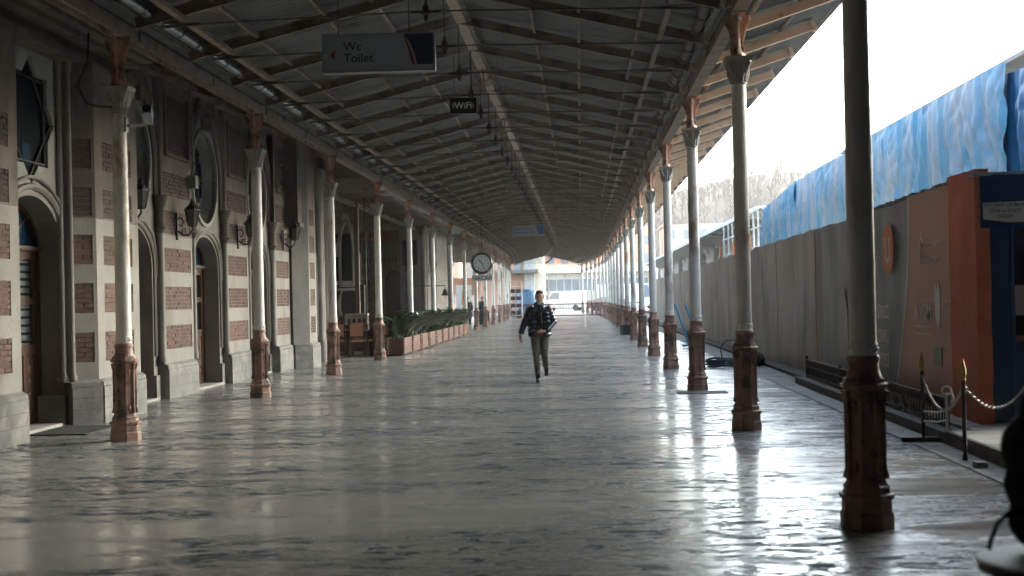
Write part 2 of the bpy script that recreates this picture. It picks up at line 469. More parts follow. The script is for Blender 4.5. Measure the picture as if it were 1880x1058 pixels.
m.build('drainage_channel', 'dark_void', kind='structure')
# raised kerb under the hoarding
m = MB(); m.box(3.72, 6.4, -20, 14.9, -.01, .13); m.box(3.72, 3.98, 14.9, 25.2, -.01, .11); m.box(3.98, 4.5, 14.9, 95, -.01, .06)
m.build('hoarding_kerb', 'concrete_dark', kind='structure')
m = MB(); m.box(3.75, 6.38, 8, 14.87, .131, .135); m.box(4.0, 6.38, 14.9, 17, .064, .135)
m.build('entrance_paving', 'concrete', kind='structure')
m = MB(); m.box(-60, -16.02, -22, 150, -.9, -.01); m.box(-60, 60, 150.02, 420, -.9, -.02)
m.build('station_yard', 'ground', kind='structure')

# ================================================================== CANOPY
canopy = thing('platform_canopy', 'long pitched canopy of dark corrugated sheets on iron rafters over the platform', 'canopy')
def corr(x0, z0, x1, z1, y0, y1, pitch=.17, amp=.027, nseg=6):
    mb = MB(); k = int(round((y1 - y0) / pitch)); steps = k * nseg
    nx = max(1, int(abs(x1 - x0) / 2.2)); cols = nx + 1
    for i in range(steps + 1):
        y = y0 + (y1 - y0) * i / steps; dz = amp * math.sin(2 * PI * i / nseg)
        for j in range(cols):
            t = j / nx; mb.v.append((x0 + (x1 - x0) * t, y, z0 + (z1 - z0) * t + dz))
    for i in range(steps):
        for j in range(nx):
            a = i * cols + j; mb.f.append((a, a + 1, a + cols + 1, a + cols))
    return mb
BAY = RS / 3
YB = [R0 + .15 + BAY * k for k in range(-13, 58)]
sheet_specs = {
    'L': (-5.47, 5.20, RIDGE_X - .03, RIDGE_Z + .16), 'R': (RIDGE_X + .03, RIDGE_Z + .16, 1.90, 5.22),
    'O': (1.86, 5.24, 3.82, 5.80), 'W': (-8.3, 6.16, -5.43, 5.22)}
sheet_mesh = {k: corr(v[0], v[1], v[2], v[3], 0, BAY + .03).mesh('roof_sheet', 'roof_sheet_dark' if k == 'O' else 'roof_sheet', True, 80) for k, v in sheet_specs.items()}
def ibeam(p, q, web_w, h, fl_w):
    mb = MB(); p, q = Vector(p), Vector(q)
    mb.bar(p, q, web_w, h); d = Vector((0, 0, 1))
    mb.bar(p - d * (h / 2), q - d * (h / 2), fl_w, .018); mb.bar(p + d * (h / 2), q + d * (h / 2), fl_w, .018)
    return mb
raf = {
    'L': ibeam((-5.3, 0, 5.02), (RIDGE_X, 0, RIDGE_Z + .02), .02, .125, .055).mesh('rafter', 'rafter'),
    'R': ibeam((RIDGE_X, 0, RIDGE_Z + .02), (1.72, 0, 5.04), .02, .125, .055).mesh('rafter', 'rafter')}
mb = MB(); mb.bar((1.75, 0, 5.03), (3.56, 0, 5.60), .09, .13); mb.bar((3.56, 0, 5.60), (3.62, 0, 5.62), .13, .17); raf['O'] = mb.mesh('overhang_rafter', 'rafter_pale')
mb = MB(); mb.bar((-5.45, 0, 5.08), (-7.3, 0, 5.72), .08, .12); raf['W'] = mb.mesh('lean_to_rafter', 'rafter')
# tie rod with turnbuckle, forked ends, hanger rod and glass pendant
def rod_mesh():
    mb = MB(); mb.tube([(-5.0, 0, 4.98), (RIDGE_X, 0, 5.06)], .011, 6); mb.tube([(RIDGE_X, 0, 5.06), (1.45, 0, 5.00)], .011, 6)
    for sx, x0, x1 in ((1, -5.0, -4.45), (-1, 1.45, .9)):
        z0 = 4.98 if sx > 0 else 5.0
        mb.tube([(x0, .03, z0 + .05), (x1, .0, z0 + .012)], .009, 5); mb.tube([(x0, -.03, z0 - .03), (x1, 0, z0 + .01)], .009, 5)
    return mb.mesh('tie_rod', 'rod', True)
def pend_mesh():
    mb = MB(); mb.tube([(RIDGE_X, 0, 5.08), (RIDGE_X, 0, RIDGE_Z)], .007, 5)
    mb.lathe([(.010, .13), (.022, .11), (.014, .09), (.036, .055), (.044, .02), (.036, -.01), (.056, -.025), (.052, -.04), (.026, -.055), (.032, -.08), (.02, -.11), (.006, -.13)], (RIDGE_X, 0, 5.06), 10)
    mb.bar((RIDGE_X - .17, 0, 5.05), (RIDGE_X + .17, 0, 5.05), .03, .03)
    return mb.mesh('rod_pendant', 'iron_rust', True)
rodm, pendm = rod_mesh(), pend_mesh()
for k, y in enumerate(YB):
    if y > END_Y: break
    o = off(y + BAY / 2); h = hdg(y)
    last = k + 1 >= len(YB) or YB[k + 1] > END_Y
    for s in ('L', 'R', 'O') + (('W',) if y < 39 else ()):
        if not last: inst('roof_sheet', sheet_mesh[s], canopy, (o, y, 0), rot=(0, 0, 0))
        inst({'O': 'overhang_rafter', 'W': 'lean_to_rafter'}.get(s, 'rafter'), raf[s], canopy, (off(y), y, 0))
    if y > 5:
        inst('tie_rod', rodm, canopy, (off(y), y, 0)); inst('rod_pendant', pendm, canopy, (off(y), y, 0))
# longitudinal members, one piece per 7 m
def span(name, mat, x, z, w_, h_, y0=-20, y1=END_Y, step=RS, smooth=False, parent=canopy):
    y = y0; me = MB().box(-w_ / 2, w_ / 2, 0, step, -h_ / 2, h_ / 2).mesh(name, mat)
    while y < y1 - .5:
        a = math.atan2(off(y) - off(y + step), step)
        inst(name, me, parent, (x + off(y), y, z), rot=(0, 0, a)); y += step
def rz(x): return RIDGE_Z + .05 - (abs(x - RIDGE_X) / 3.2) * .86 + .05
for x in (-4.35, -3.4, -2.75, -.62, .05, .85): span('purlin', 'rafter', x, rz(x) , .045, .06)
for x in (2.35, 3.1): span('overhang_purlin', 'rafter', x, 5.22 + (x - 2) * .32 - .015, .05, .06)
span('ridge_board', 'ridge_board', RIDGE_X + .05, RIDGE_Z - .03, .15, .05)
span('ridge_strut', 'rod', RIDGE_X + .19, RIDGE_Z - .0, .03, .05)
span('fascia_board', 'rafter', 3.84, 5.80, .03, .10)
span('eave_purlin', 'beam_paint', -4.72, 5.06, .09, .06); span('eave_purlin', 'rafter', 1.15, 5.13, .07, .07)
for sx, x in ((-1, XL), (1, XR)):
    span('beam_web', 'beam_paint', x, 4.99, .05, .21)
    span('beam_flange', 'beam_paint', x, 4.873, .17, .03)
    span('beam_cap', 'beam_grey', x - sx * .07, 5.115, .22, .035)
    span('upper_beam', 'beam_grey', x - sx * .17, 5.175, .05, .08)
    span('cable_conduit', 'iron_black', x - sx * .125, 5.01, .02, .02)
# bolt plates on the beams
bp = MB().box(-.045, .045, -.06, .06, -.1, .1).mesh('splice_plate', 'beam_grey')
for k in range(0, 30):
    y = L0 - 10 + k * LS / 2
    if y < 110: inst('splice_plate', bp, canopy, (XL + off(y), y, 4.985))
for k in range(0, 30):
    y = R0 + k * RS / 2
    if y < 110: inst('splice_plate', bp, canopy, (XR + off(y), y, 4.985))
# fringe of small iron teeth under the near beam
mb = MB(); y = 8.0
while y < 31:
    if abs((y - L0 + LS / 2) % LS - LS / 2) > .3: mb.box(XL + .04, XL + .055, y, y + .022, 4.79, 4.858)
    y += .05
mb.build('fringe', 'beam_paint', canopy, kind='stuff')
# half-round zinc gutters in the two valleys
def gutter(x, z, r, mt):
    me = MB()
    n = 8
    for i in range(2):
        for j in range(n + 1):
            t = PI + PI * j / n; me.v.append((math.cos(t) * r, i * BAY * .96, math.sin(t) * r))
    for j in range(n): me.f.append((j, j + 1, n + 2 + j, n + 1 + j))
    for yy in (.3, 1.1, 1.9):
        me.tube([(math.cos(PI + PI * j / n) * (r + .012), yy, math.sin(PI + PI * j / n) * (r + .012)) for j in range(n + 1)], .009, 4)
    me = me.mesh('gutter', mt, True)
    for y in YB:
        if y < END_Y - 3: inst('gutter', me, canopy, (x + off(y), y + .05, z), rot=(0, 0, 0))
gutter(-5.12, 5.14, .085, 'zinc'); gutter(1.62, 5.14, .07, 'rod')
# lattice ornaments at the ridge above every third rafter
def orn():
    mb = MB()
    for sx in (-1, 1):
        mb.tube([(0, 0, -.34), (sx * .10, 0, -.30), (sx * .2, 0, -.18), (sx * .26, 0, -.02)], .012, 5)
        mb.tube([(0, 0, -.22), (sx * .08, 0, -.20), (sx * .14, 0, -.1), (sx * .16, 0, 0)], .01, 5)
    for i in range(-3, 4): mb.tube([(i * .02, 0, -.33 + abs(i) * .01), (i * .07, 0, -.02)], .008, 5)
    mb.bar((-.28, 0, -.02), (.28, 0, -.02), .03, .025)
    for yy in (-.16, .16): mb.tube([(0, 0, -.33), (0, yy * .7, -.2), (0, yy, 0)], .012, 5)
    return mb.mesh('ridge_ornament', 'beam_paint', True)
om = orn()
for k in range(2, 22):
    y = L0 + 1.9 + (k - 1) * LS
    if y < 140: inst('ridge_ornament', om, canopy, (RIDGE_X + .08 + off(y), y, RIDGE_Z - .06))

# second, lower roof span beyond the station building
c2 = thing('side_canopy', 'second corrugated canopy roof beyond the clock, left of the column row', 'canopy')
mS = corr(-12.6, 5.5, -5.75, 5.28, 0, BAY + .03, .2, .02).mesh('roof_sheet', 'roof_sheet', True, 80)
mb = MB(); mb.bar((-12.7, 0, 5.36), (-5.6, 0, 5.14), .09, .13); mR = mb.mesh('rafter', 'rafter')
y = 76.0
while y < 141:
    inst('roof_sheet', mS, c2, (off(y), y, 0)); inst('rafter', mR, c2, (off(y), y, 0)); y += BAY
span('beam_web', 'beam_paint', -12.4, 5.14, .12, .26, 76, 141, parent=c2)

# ================================================================== COLUMNS
def column_parts(zcap, side, legs):
    """meshes of one column: octagonal red base, ring collar, shaft, capital, bracket"""
    P = {}
    b = MB()
    k = 1 / math.cos(PI / 8)
    prof = [(.168, 0), (.168, .095), (.158, .11), (.156, .185), (.172, .20), (.174, .225), (.150, .235), (.142, .265), (.148, .275), (.128, .30), (.118, .335), (.112, .36),
            (.112, .86), (.122, .905), (.126, .93), (.150, .945), (.153, .968), (.135, .98), (.128, 1.01)]
    b.lathe([(r * k, z) for r, z in prof], n=8, ph=.5)
    b.lathe([(.125, 1.0), (.108, 1.05), (.101, 1.09), (.103, 1.115), (.11, 1.12), (.11, 1.15), (.103, 1.16)], n=20)
    for j in range(8):
        t = PI / 8 + j * PI / 4; c, s_ = math.cos(t), math.sin(t); r = .118 * k
        b.tube([(c * (r + .012), s_ * (r + .012), .33), (c * r, s_ * r, .40), (c * r, s_ * r, .84), (c * (r + .014), s_ * (r + .014), .925)], [.02, .014, .014, .022], 5)
        t2 = j * PI / 4; c, s_ = math.cos(t2), math.sin(t2); r = .122
        for z, rr in ((.40, .018), (.44, .012), (.83, .02), (.79, .013)): b.ell((c * r * .93, s_ * r * .93, z), (rr, rr, rr * 1.5), 6, 4)
        # pointed arch heads of the sunk panels
        tx, ty = -s_, c; r3 = .119
        for zz, dz in ((.80, .055), (.43, -.055)):
            b.tube([(c * r3 + tx * .036, s_ * r3 + ty * .036, zz), (c * r3, s_ * r3, zz + dz), (c * r3 - tx * .036, s_ * r3 - ty * .036, zz)], .008, 4)
    P['base'] = b.mesh('base', 'col_red', True, 30)
    c = MB()
    c.lathe([(.098, 1.158), (.101, 1.17), (.096, 1.175), (.096, 1.225), (.1, 1.235), (.093, 1.25)], n=20)
    for j in range(12):
        t = 2 * PI * j / 12; c.ell((math.cos(t) * .096, math.sin(t) * .096, 1.202), (.013, .013, .018), 6, 4)
    P['collar'] = c.mesh('collar', 'col_white', True, 40)
    zs = zcap - .32
    s2 = MB(); s2.lathe([(.091, 1.245), (.0905, 2.2), (.085, zs)], n=28)
    P['shaft'] = s2.mesh('shaft', 'col_white', True, 60)
    q = MB()
    q.lathe([(.088, 0), (.1, .008), (.1, .022), (.09, .03), (.09, .06), (.1, .13), (.118, .22), (.138, .272)], (0, 0, zs), 24, 0, [0, 0, 0, 0, 0, .2, .7, 1])
    q.box(-.15, .15, -.15, .15, zs + .273, zs + .295); q.box(-.162, .162, -.162, .162, zs + .295, zs + .32)
    for j in range(8):
        t = j * PI / 4; cx, sy = math.cos(t), math.sin(t); diag = j % 2
        rt = .185 if diag else .138
        q.tube([(cx * .088, sy * .088, zs + .04), (cx * .105, sy * .105, zs + .12), (cx * (rt - .03), sy * (rt - .03), zs + .22), (cx * rt, sy * rt, zs + .26), (cx * (rt - .005), sy * (rt - .005), zs + .235)], [.022, .03, .026, .02, .012], 6)
        t += PI / 8; cx, sy = math.cos(t), math.sin(t)
        q.tube([(cx * .09, sy * .09, zs + .03), (cx * .112, sy * .112, zs + .11), (cx * .128, sy * .128, zs + .14), (cx * .122, sy * .122, zs + .12)], [.018, .022, .016, .008], 6)
    P['capital'] = q.mesh('capital', 'stone_white', True, 45)
    r = MB(); zt = 4.858; H_ = zt - zcap
    r.lathe([(.10, 0), (.095, .03), (.06, .06), (.045, .12), (.04, H_ * .5), (.045, H_ * .8), (.075, H_ - .03), (.085, H_)], (0, 0, zcap), 8, .5)
    arms = [(0, 1, .17), (0, -1, .17), (1, 0, .15), (-1, 0, .15)]
    for ax, ay, ext in arms:
        pts = [(.035, .05), (.06, .05), (.062, H_ * .35), (.085, H_ * .62), (ext, H_ * .93), (ext, H_), (.035, H_)]
        hole = [(.05, H_ * .72), (.075, H_ * .78), (ext * .62, H_ * .92), (.05, H_ * .92)]
        for a0, a1 in ((0, 0),):
            fn = lambda u, v, d, ax=ax, ay=ay: (ax * u - ay * d, ay * u + ax * d, zcap + v)
            r.prism(pts, fn, -.014, .014)
        r.tube([(ax * .06, ay * .06, zcap + .04), (ax * .075, ay * .075, zcap + .09), (ax * .058, ay * .058, zcap + H_ * .35), (ax * .09, ay * .09, zcap + H_ * .64), (ax * ext, ay * ext, zcap + H_ * .95)], [.024, .016, .014, .018, .026], 5)
    r.bar((0, -.3, zcap + H_ - .008), (0, .3, zcap + H_ - .008), .15, .02)
    P['bracket'] = r.mesh('bracket', 'bracket_red', True, 35)
    return P
def place_columns(x, y0, step, n, zcap, row, labelf):
    P = column_parts(zcap, 0, 0)
    proto = None
    for i in range(n):
        y = y0 + step * i
        o = off(y)
        t = thing('column', labelf(i), 'column', (x + o, y, 0), hdg(y), row)
        for nm in ('base', 'collar', 'shaft', 'capital', 'bracket'): inst(nm, P[nm], t)
def lab_r(i):
    if i == 0: return 'big dark cast-iron column closest to the camera, in front of the orange hoarding'
    if i == 1: return 'white column with brown octagonal base, second from the camera beside the hoarding'
    if i == 2: return 'white column with red base standing behind a floor plate, third along the hoarding'
    return 'white column with red base, %s from the camera in the row along the hoarding' % ordw(i)
def lab_l(i):
    if i == 0: return 'white column with red base carrying the security camera, by the first door'
    if i == 1: return 'white column with a rusty ring on its shaft, second along the station facade'
    if i == 2: return 'white column with red base at the corner of the facade, beside the cafe chairs'
    if i == 3: return 'white column with red base between the cafe chairs and the first planter'
    return 'white column with red base, %s from the camera in the row on the building side' % ordw(i)
place_columns(XR, R0, RS, NR, 4.36, 'columns along the hoarding', lab_r)
place_columns(XL, L0, LS, NL, 4.24, 'columns along the building side', lab_l)
Pc = column_parts(4.3, 0, 0)
for i in range(8):
    y = 80 + i * 8.2
    t = thing('column', 'white column of the side canopy beyond the bell, %s from the camera' % ordw(i), 'column', (-12.4 + off(y), y, 0), 0, 'columns of the side canopy')
    for nm in ('base', 'collar', 'shaft', 'capital', 'bracket'): inst(nm, Pc[nm], t)

# ================================================================== STATION BUILDING
bld = thing('station_building', 'station facade of pale stone banded with red brick, round windows above arched doors', 'building')
WX = lambda x0: (lambda u, v, d: (x0 + d, u, v))
def rect(a, b, c, d): return [(a, c), (b, c), (b, d), (a, d)]
def arch(cy, hw, z0, spring, rise, n=16):
    pts = [(cy - hw, z0)] ; pts2 = [(cy + hw, z0)]
    ring = [(cy + hw * math.cos(t), spring + rise * math.sin(t)) for t in [PI * i / n for i in range(n + 1)]]
    return [(cy + hw, z0)] + ring + [(cy - hw, z0)]
def circ(cy, cz, r, n=32, rzz=None): return [(cy + r * math.cos(2 * PI * i / n), cz + (rzz or r) * math.sin(2 * PI * i / n)) for i in range(n)]
def star8(cy, cz, r):
    return [(cy + (r if i % 2 == 0 else r * .765) * math.cos(PI * i / 8 + PI / 2), cz + (r if i % 2 == 0 else r * .765) * math.sin(PI * i / 8 + PI / 2)) for i in range(16)]
BANDS = [(.85, 1.26, 'brick'), (1.53, 1.94, 'brick'), (2.20, 2.61, 'brick'), (2.87, 3.26, 'brick_dark'), (3.53, 3.93, 'brick_dark')]
BRICKM = {}
n_brick = 0
def brickwork(fn, u0, u1, z0, z1, mat, single):
    """courses of bricks laid over a mortar bed sunk 30 mm behind the stone face"""
    global n_brick
    nc = max(2, int(round((z1 - z0) / .068))); ch = (z1 - z0) / nc
    nb = max(1, int(round((u1 - u0) / .225))); bw = (u1 - u0) / nb
    joined = MB()
    MB().prism(rect(u0, u1, z0, z1), fn, -.045, -.030).build('mortar_bed', 'mortar', bld)
    for c in range(nc):
        sh = .5 if c % 2 else 0
        edges = [u0] + [u0 + bw * (i + sh) for i in range(1 if not sh else 0, nb + 1) if u0 + bw * (i + sh) < u1 - .02 and u0 + bw * (i + sh) > u0 + .02] + [u1]
        for i in range(len(edges) - 1):
            a, b = edges[i] + .002, edges[i + 1] - .002
            zz0, zz1 = z0 + c * ch + .005, z0 + (c + 1) * ch - .005
            pr = -.008 + random.uniform(-.005, .004)
            tgt = MB() if single and n_brick < 300 else joined
            tgt.prism(rect(a, b, zz0, zz1), fn, -.032, pr)
            if tgt is not joined:
                tgt.build('brick', mat, bld); n_brick += 1
    if joined.v: joined.build('brickwork', mat, bld, kind='stuff')
def banded(fn, u0, u1, ztop, margins=(.2, .2), single=False, upper=True, z_lo=.6, band_u=None):
    """a pier: stone face with sunk brick panels"""
    a, b = (u0 + margins[0], u1 - margins[1]) if band_u is None else band_u
    lo = [bb for bb in BANDS if bb[1] < 2.86]; hi = [bb for bb in BANDS if bb[0] > 2.86]
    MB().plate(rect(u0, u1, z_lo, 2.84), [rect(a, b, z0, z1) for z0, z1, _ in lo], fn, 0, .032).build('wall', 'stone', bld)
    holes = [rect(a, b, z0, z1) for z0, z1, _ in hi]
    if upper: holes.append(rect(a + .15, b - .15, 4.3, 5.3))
    MB().plate(rect(u0, u1, 2.843, ztop), holes, fn, 0, .032).build('wall', 'stone_dark', bld)
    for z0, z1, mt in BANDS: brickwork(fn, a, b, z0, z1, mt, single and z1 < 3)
    if upper:
        brickwork(fn, a + .15, b - .15, 4.3, 5.3, 'brick_dark', False)
        fr = MB()
        for (p, q) in (((a + .1, 4.24), (b - .1, 4.24)), ((a + .1, 4.24), (a + .1, 5.36)), ((b - .1, 4.24), (b - .1, 5.36))):
            fr.bar(fn(p[0], p[1], .02), fn(q[0], q[1], .02), .05, .05)
        fr.build('niche_moulding', 'stone_dark', bld)
def plinth(fn, u0, u1, proud=.08, back=-.25, h=.6):
    mb = MB(); mb.prism(rect(u0, u1, 0, h - .09), fn, back, proud)
    mb.prism(rect(u0 - .004, u1 + .004, h - .086, h - .03), fn, back, proud - .012)
    # chamfered top course
    k = proud
    mb.add([fn(u0, h - .03, k - .012), fn(u1, h - .03, k - .012), fn(u1, h + .01, .003), fn(u0, h + .01, .003)], [(0, 1, 2, 3)])
    mb.build('plinth', 'plinth', bld)
    j = MB()
    for z in (.2, .36):
        j.prism(rect(u0 + .002, u1 - .002, z, z + .006), fn, proud - .002, proud + .002)
    j.build('plinth_joint', 'concrete_dark', bld)
def glazed_door(cy, xf, hw, face_x, z_tr=2.42, ztop=3.05, has_curtain=False):
    """double timber door with panels, panes and an arched fanlight, standing at depth xf"""
    d = thing('door', 'x', 'x'); del d['category']; del d['label']; d.parent = bld
    fr = MB(); fx = WX(xf)
    fr.plate(arch(cy, hw, .02, z_tr, ztop - z_tr, 16), [rect(cy - hw + .07, cy - .02, .05, z_tr - .04), rect(cy + .02, cy + hw - .07, .05, z_tr - .04),
              [(cy + (hw - .07) * math.cos(PI * i / 12), z_tr + .03 + (ztop - z_tr - .1) * math.sin(PI * i / 12)) for i in range(13)]], fx, 0, .09)
    fr.prism(rect(cy - hw, cy + hw, z_tr - .02, z_tr + .02), fx, .0, .045)
    fr.build('door_frame', 'door_wood', d)
    tp = [(cy + (hw - .06) * math.cos(PI * i / 12), z_tr + .02 + (ztop - z_tr - .08) * math.sin(PI * i / 12)) for i in range(13)]
    MB().prism(tp, fx, -.08, -.07).build('fanlight', 'glass_blue', d)
    bars = MB()
    for i in (3, 6, 9): bars.bar(fx(cy, z_tr + .02, -.06), fx(*tp[i], -.06), .02, .025)
    bars.build('fanlight_bar', 'door_wood', d)
    for sgn in (-1, 1):
        a = cy + .02 if sgn > 0 else cy - hw + .07; b = cy + hw - .07 if sgn > 0 else cy - .02
        lf = MB(); lf.plate(rect(a, b, .05, z_tr - .04), [rect(a + .12, b - .12, 1.12, 1.66), rect(a + .12, b - .12, 1.76, z_tr - .16),
                   rect(a + .12, (a + b) / 2 - .03, .22, .98), rect((a + b) / 2 + .03, b - .12, .22, .98)], fx, -.03, [.05, .05, .025, .025])
        lf.build('door_leaf', 'door_wood', d)
        for z0, z1 in ((1.12, 1.66), (1.76, z_tr - .16)):
            MB().prism(rect(a + .12, b - .12, z0, z1), fx, -.085, -.075).build('pane', 'curtain' if has_curtain and sgn > 0 else 'glass_pane', d)
            if has_curtain and sgn > 0:
                g = MB()
                for i in range(5): g.prism(rect(a + .12, b - .12, z0 + (z1 - z0) * (i + .25) / 5, z0 + (z1 - z0) * (i + .25) / 5 + .035), fx, -.074, -.06)
                g.build('curtain_stripe', 'glass_pane', d)
        for u0, u1 in ((a + .12, (a + b) / 2 - .03), ((a + b) / 2 + .03, b - .12)):
            p = MB(); p.prism(rect(u0 + .002, u1 - .002, .222, .978), fx, -.06, -.052); p.prism(rect(u0 + .03, u1 - .03, .26, .94), fx, -.053, -.035)
            mid = (u0 + u1) / 2
            for zz in (.42, .6, .78): p.ell(fx(mid, zz, -.032), (.012, .045, .07), 8, 5)
            p.build('carved_panel', 'door_wood', d)
    hd = MB(); hd.tube([fx(cy + .09, 1.12, -.03), fx(cy + .09, 1.12, .04), fx(cy + .2, 1.12, .045)], .011, 6); hd.prism(rect(cy + .065, cy + .115, 1.0, 1.22), fx, -.03, -.022)
    hd.build('handle', 'steel_chain', d, True)
    MB().prism(rect(cy - hw - .15, cy + hw + .15, 0, .045), WX(face_x), -.45, .05).build('door_sill', 'stone_white', d)
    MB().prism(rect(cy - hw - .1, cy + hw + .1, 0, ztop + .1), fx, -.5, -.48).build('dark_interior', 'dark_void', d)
    return d
def moulding(path, r, x, mat='stone', name='arch_moulding', n=6, closed=False):
    MB().tube([(x, u, v) for u, v in path], r, n, closed).build(name, mat, bld, True)
def oculus(cy, cz, r, x, mat='stone_white'):
    wdw = thing('round_window', 'x', 'x'); del wdw['category']; del wdw['label']; wdw.parent = bld
    ring = MB(); ro, ri = circ(cy, cz, r + .07, 40), circ(cy, cz, r, 40)
    ring.plate(ro, [ri], WX(x), .045, .1); k = 40
    ring.add([WX(x)(u, v, .045) for u, v in ro] + [WX(x)(u, v, -.01) for u, v in ro], [(i, (i + 1) % k, k + (i + 1) % k, k + i) for i in range(k)])
    ring.build('stone_ring', mat, wdw, False)
    rv = MB(); rc = circ(cy, cz, r - .001, 40); rb = circ(cy, cz, r - .10, 40)
    rv.add([WX(x)(u, v, -.05) for u, v in rc] + [WX(x)(u, v, -.24) for u, v in rb], [(i, (i + 1) % k, k + (i + 1) % k, k + i) for i in range(k)])
    rv.build('reveal', 'plinth', wdw)
    MB().prism(circ(cy, cz, r - .08, 32), WX(x), -.27, -.26).build('pane', 'glass_blue', wdw)
    t = MB()
    for i in range(8):
        a = PI / 4 * i; rr = r - .1
        t.tube([(x - .235, cy + .28 * math.cos(a), cz + .28 * math.sin(a)), (x - .235, cy + rr * math.cos(a), cz + rr * math.sin(a))], .022, 5)
        t.tube([(x - .235, cy + (.56 * math.cos(a + PI / 8) + .16 * math.cos(q)), cz + (.56 * math.sin(a + PI / 8) + .16 * math.sin(q))) for q in [2 * PI * j / 10 for j in range(10)]], .018, 5, True)
    t.tube([(x - .235, cy + .28 * math.cos(q), cz + .28 * math.sin(q)) for q in [2 * PI * j / 16 for j in range(16)]], .025, 5, True)
    t.build('tracery', 'iron_black', wdw, True)

MB().box(-20, 32, -8, -5.9, 0, 10.5).build('head_building_front', 'stone_dark', bld)
MB().box(3.95, 8.5, -5.85, 16, 6.2, 6.45).build('unseen_shade_roof', 'roof_sheet', bld)  # roof added out of view to darken the near right side
# --- near pavilion: pier, star window over door, splayed pier with fluted pilaster
FA = WX(-6.75)
banded(FA, 15.2, 16.83, 5.0, single=True, upper=False, band_u=(15.95, 16.55)); plinth(FA, 15.2, 16.84)
MB().prism(rect(0, .45, .6, 5.0), lambda u, v, d: (-6.75 - u - .005, 16.83 + d, v), -.02, 0).build('wall', 'stone', bld)
MB().prism(rect(-20, 15.2, 0, 5.7), FA, -.4, -.002).build('wall', 'stone_dark', bld)
XP = -7.12
cyd = 18.2
hole_d = arch(cyd, 1.0, 0, 2.42, .66); hole_s = star8(cyd, 4.08, .84)
MB().plate(rect(16.8, 19.22, 0, 3.2), [[(u, max(v, .001)) for u, v in hole_d]], WX(XP), 0, .36).build('wall', 'stone', bld)
MB().plate(rect(16.8, 19.22, 3.2, 5.0), [hole_s], WX(XP), 0, .06).build('wall', 'stone_white', bld)
MB().prism(rect(16.9, 19.1, 3.15, 5.0), WX(XP), -.085, -.07).build('star_pane', 'glass_pane', bld)
for lp in ([star8(cyd, 4.08, .78)[i] for i in (0, 4, 8, 12)], [star8(cyd, 4.08, .78)[i] for i in (2, 6, 10, 14)]):
    MB().tube([(XP - .05, u, v) for u, v in lp], .025, 5, True).build('star_tracery', 'iron_black', bld)
MB().prism([(cyd + .2 * math.cos(PI / 2 * i + .8), 3.62 + .2 * math.sin(PI / 2 * i + .8)) for i in range(4)], WX(XP), -.068, -.062).build('star_pane', 'glass_blue', bld)
glazed_door(cyd, XP - .3, 1.0, XP, has_curtain=True)
moulding([(u, v) for u, v in arch(cyd, 1.12, .9, 2.42, .78)], .045, XP + .02)
moulding([(u, v) for u, v in arch(cyd, 1.2, .9, 2.42, .9)], .025, XP + .04)
for q in (19.03, 17.0): MB().prism(rect(q, q + .17, 0, .42), WX(XP), -.3, .06).build('plinth', 'plinth', bld)
# entablature over the near pavilion
for z0, z1, pr in ((4.98, 5.08, .18), (5.08, 5.22, .1), (5.22, 5.30, .34), (5.30, 5.42, .5), (5.42, 5.62, .42)):
    MB().prism(rect(14, 21.4, z0 + .001, z1 - .001), WX(-6.95), -.3, pr).build('cornice', 'stone_dark', bld)
# splayed pier B (45 degrees) then its front
def splay(u, v, d):      # u runs along the splay from (X=-7.0, Y=19.12)
    k = .70711
    return (-7.0 + u * k + d * k, 19.12 + u * k - d * k, v)
def banded2(fn, u0, u1, zt, bu): banded(fn, u0, u1, zt, single=True, upper=False, band_u=bu)
banded2(splay, 0, .42, 5.0, (.09, .37)); plinth(splay, 0, .44)
FB = WX(-6.70)
banded(FB, 19.42, 21.3, 5.0, margins=(.3, .3), upper=False); plinth(FB, 19.42, 21.32)
MB().prism(rect(0, .6, 0, 5.0), lambda u, v, d: (-6.71 - u, 21.3 + d, v), -.02, 0).build('wall', 'stone', bld)
# clustered half columns beside the door
for (x, y, r) in ((-7.02, 19.3, .055), (-6.98, 19.17, .045), (-7.08, 19.1, .04), (-6.98, 16.92, .05), (-7.08, 19.22, .09)):
    MB().lathe([(r * 1.5, .6), (r * 1.5, .66), (r, .7), (r, 4.8), (r * 1.4, 4.86), (r * 1.5, 4.98)], (x, y, 0), 12).build('pilaster', 'stone', bld, True)

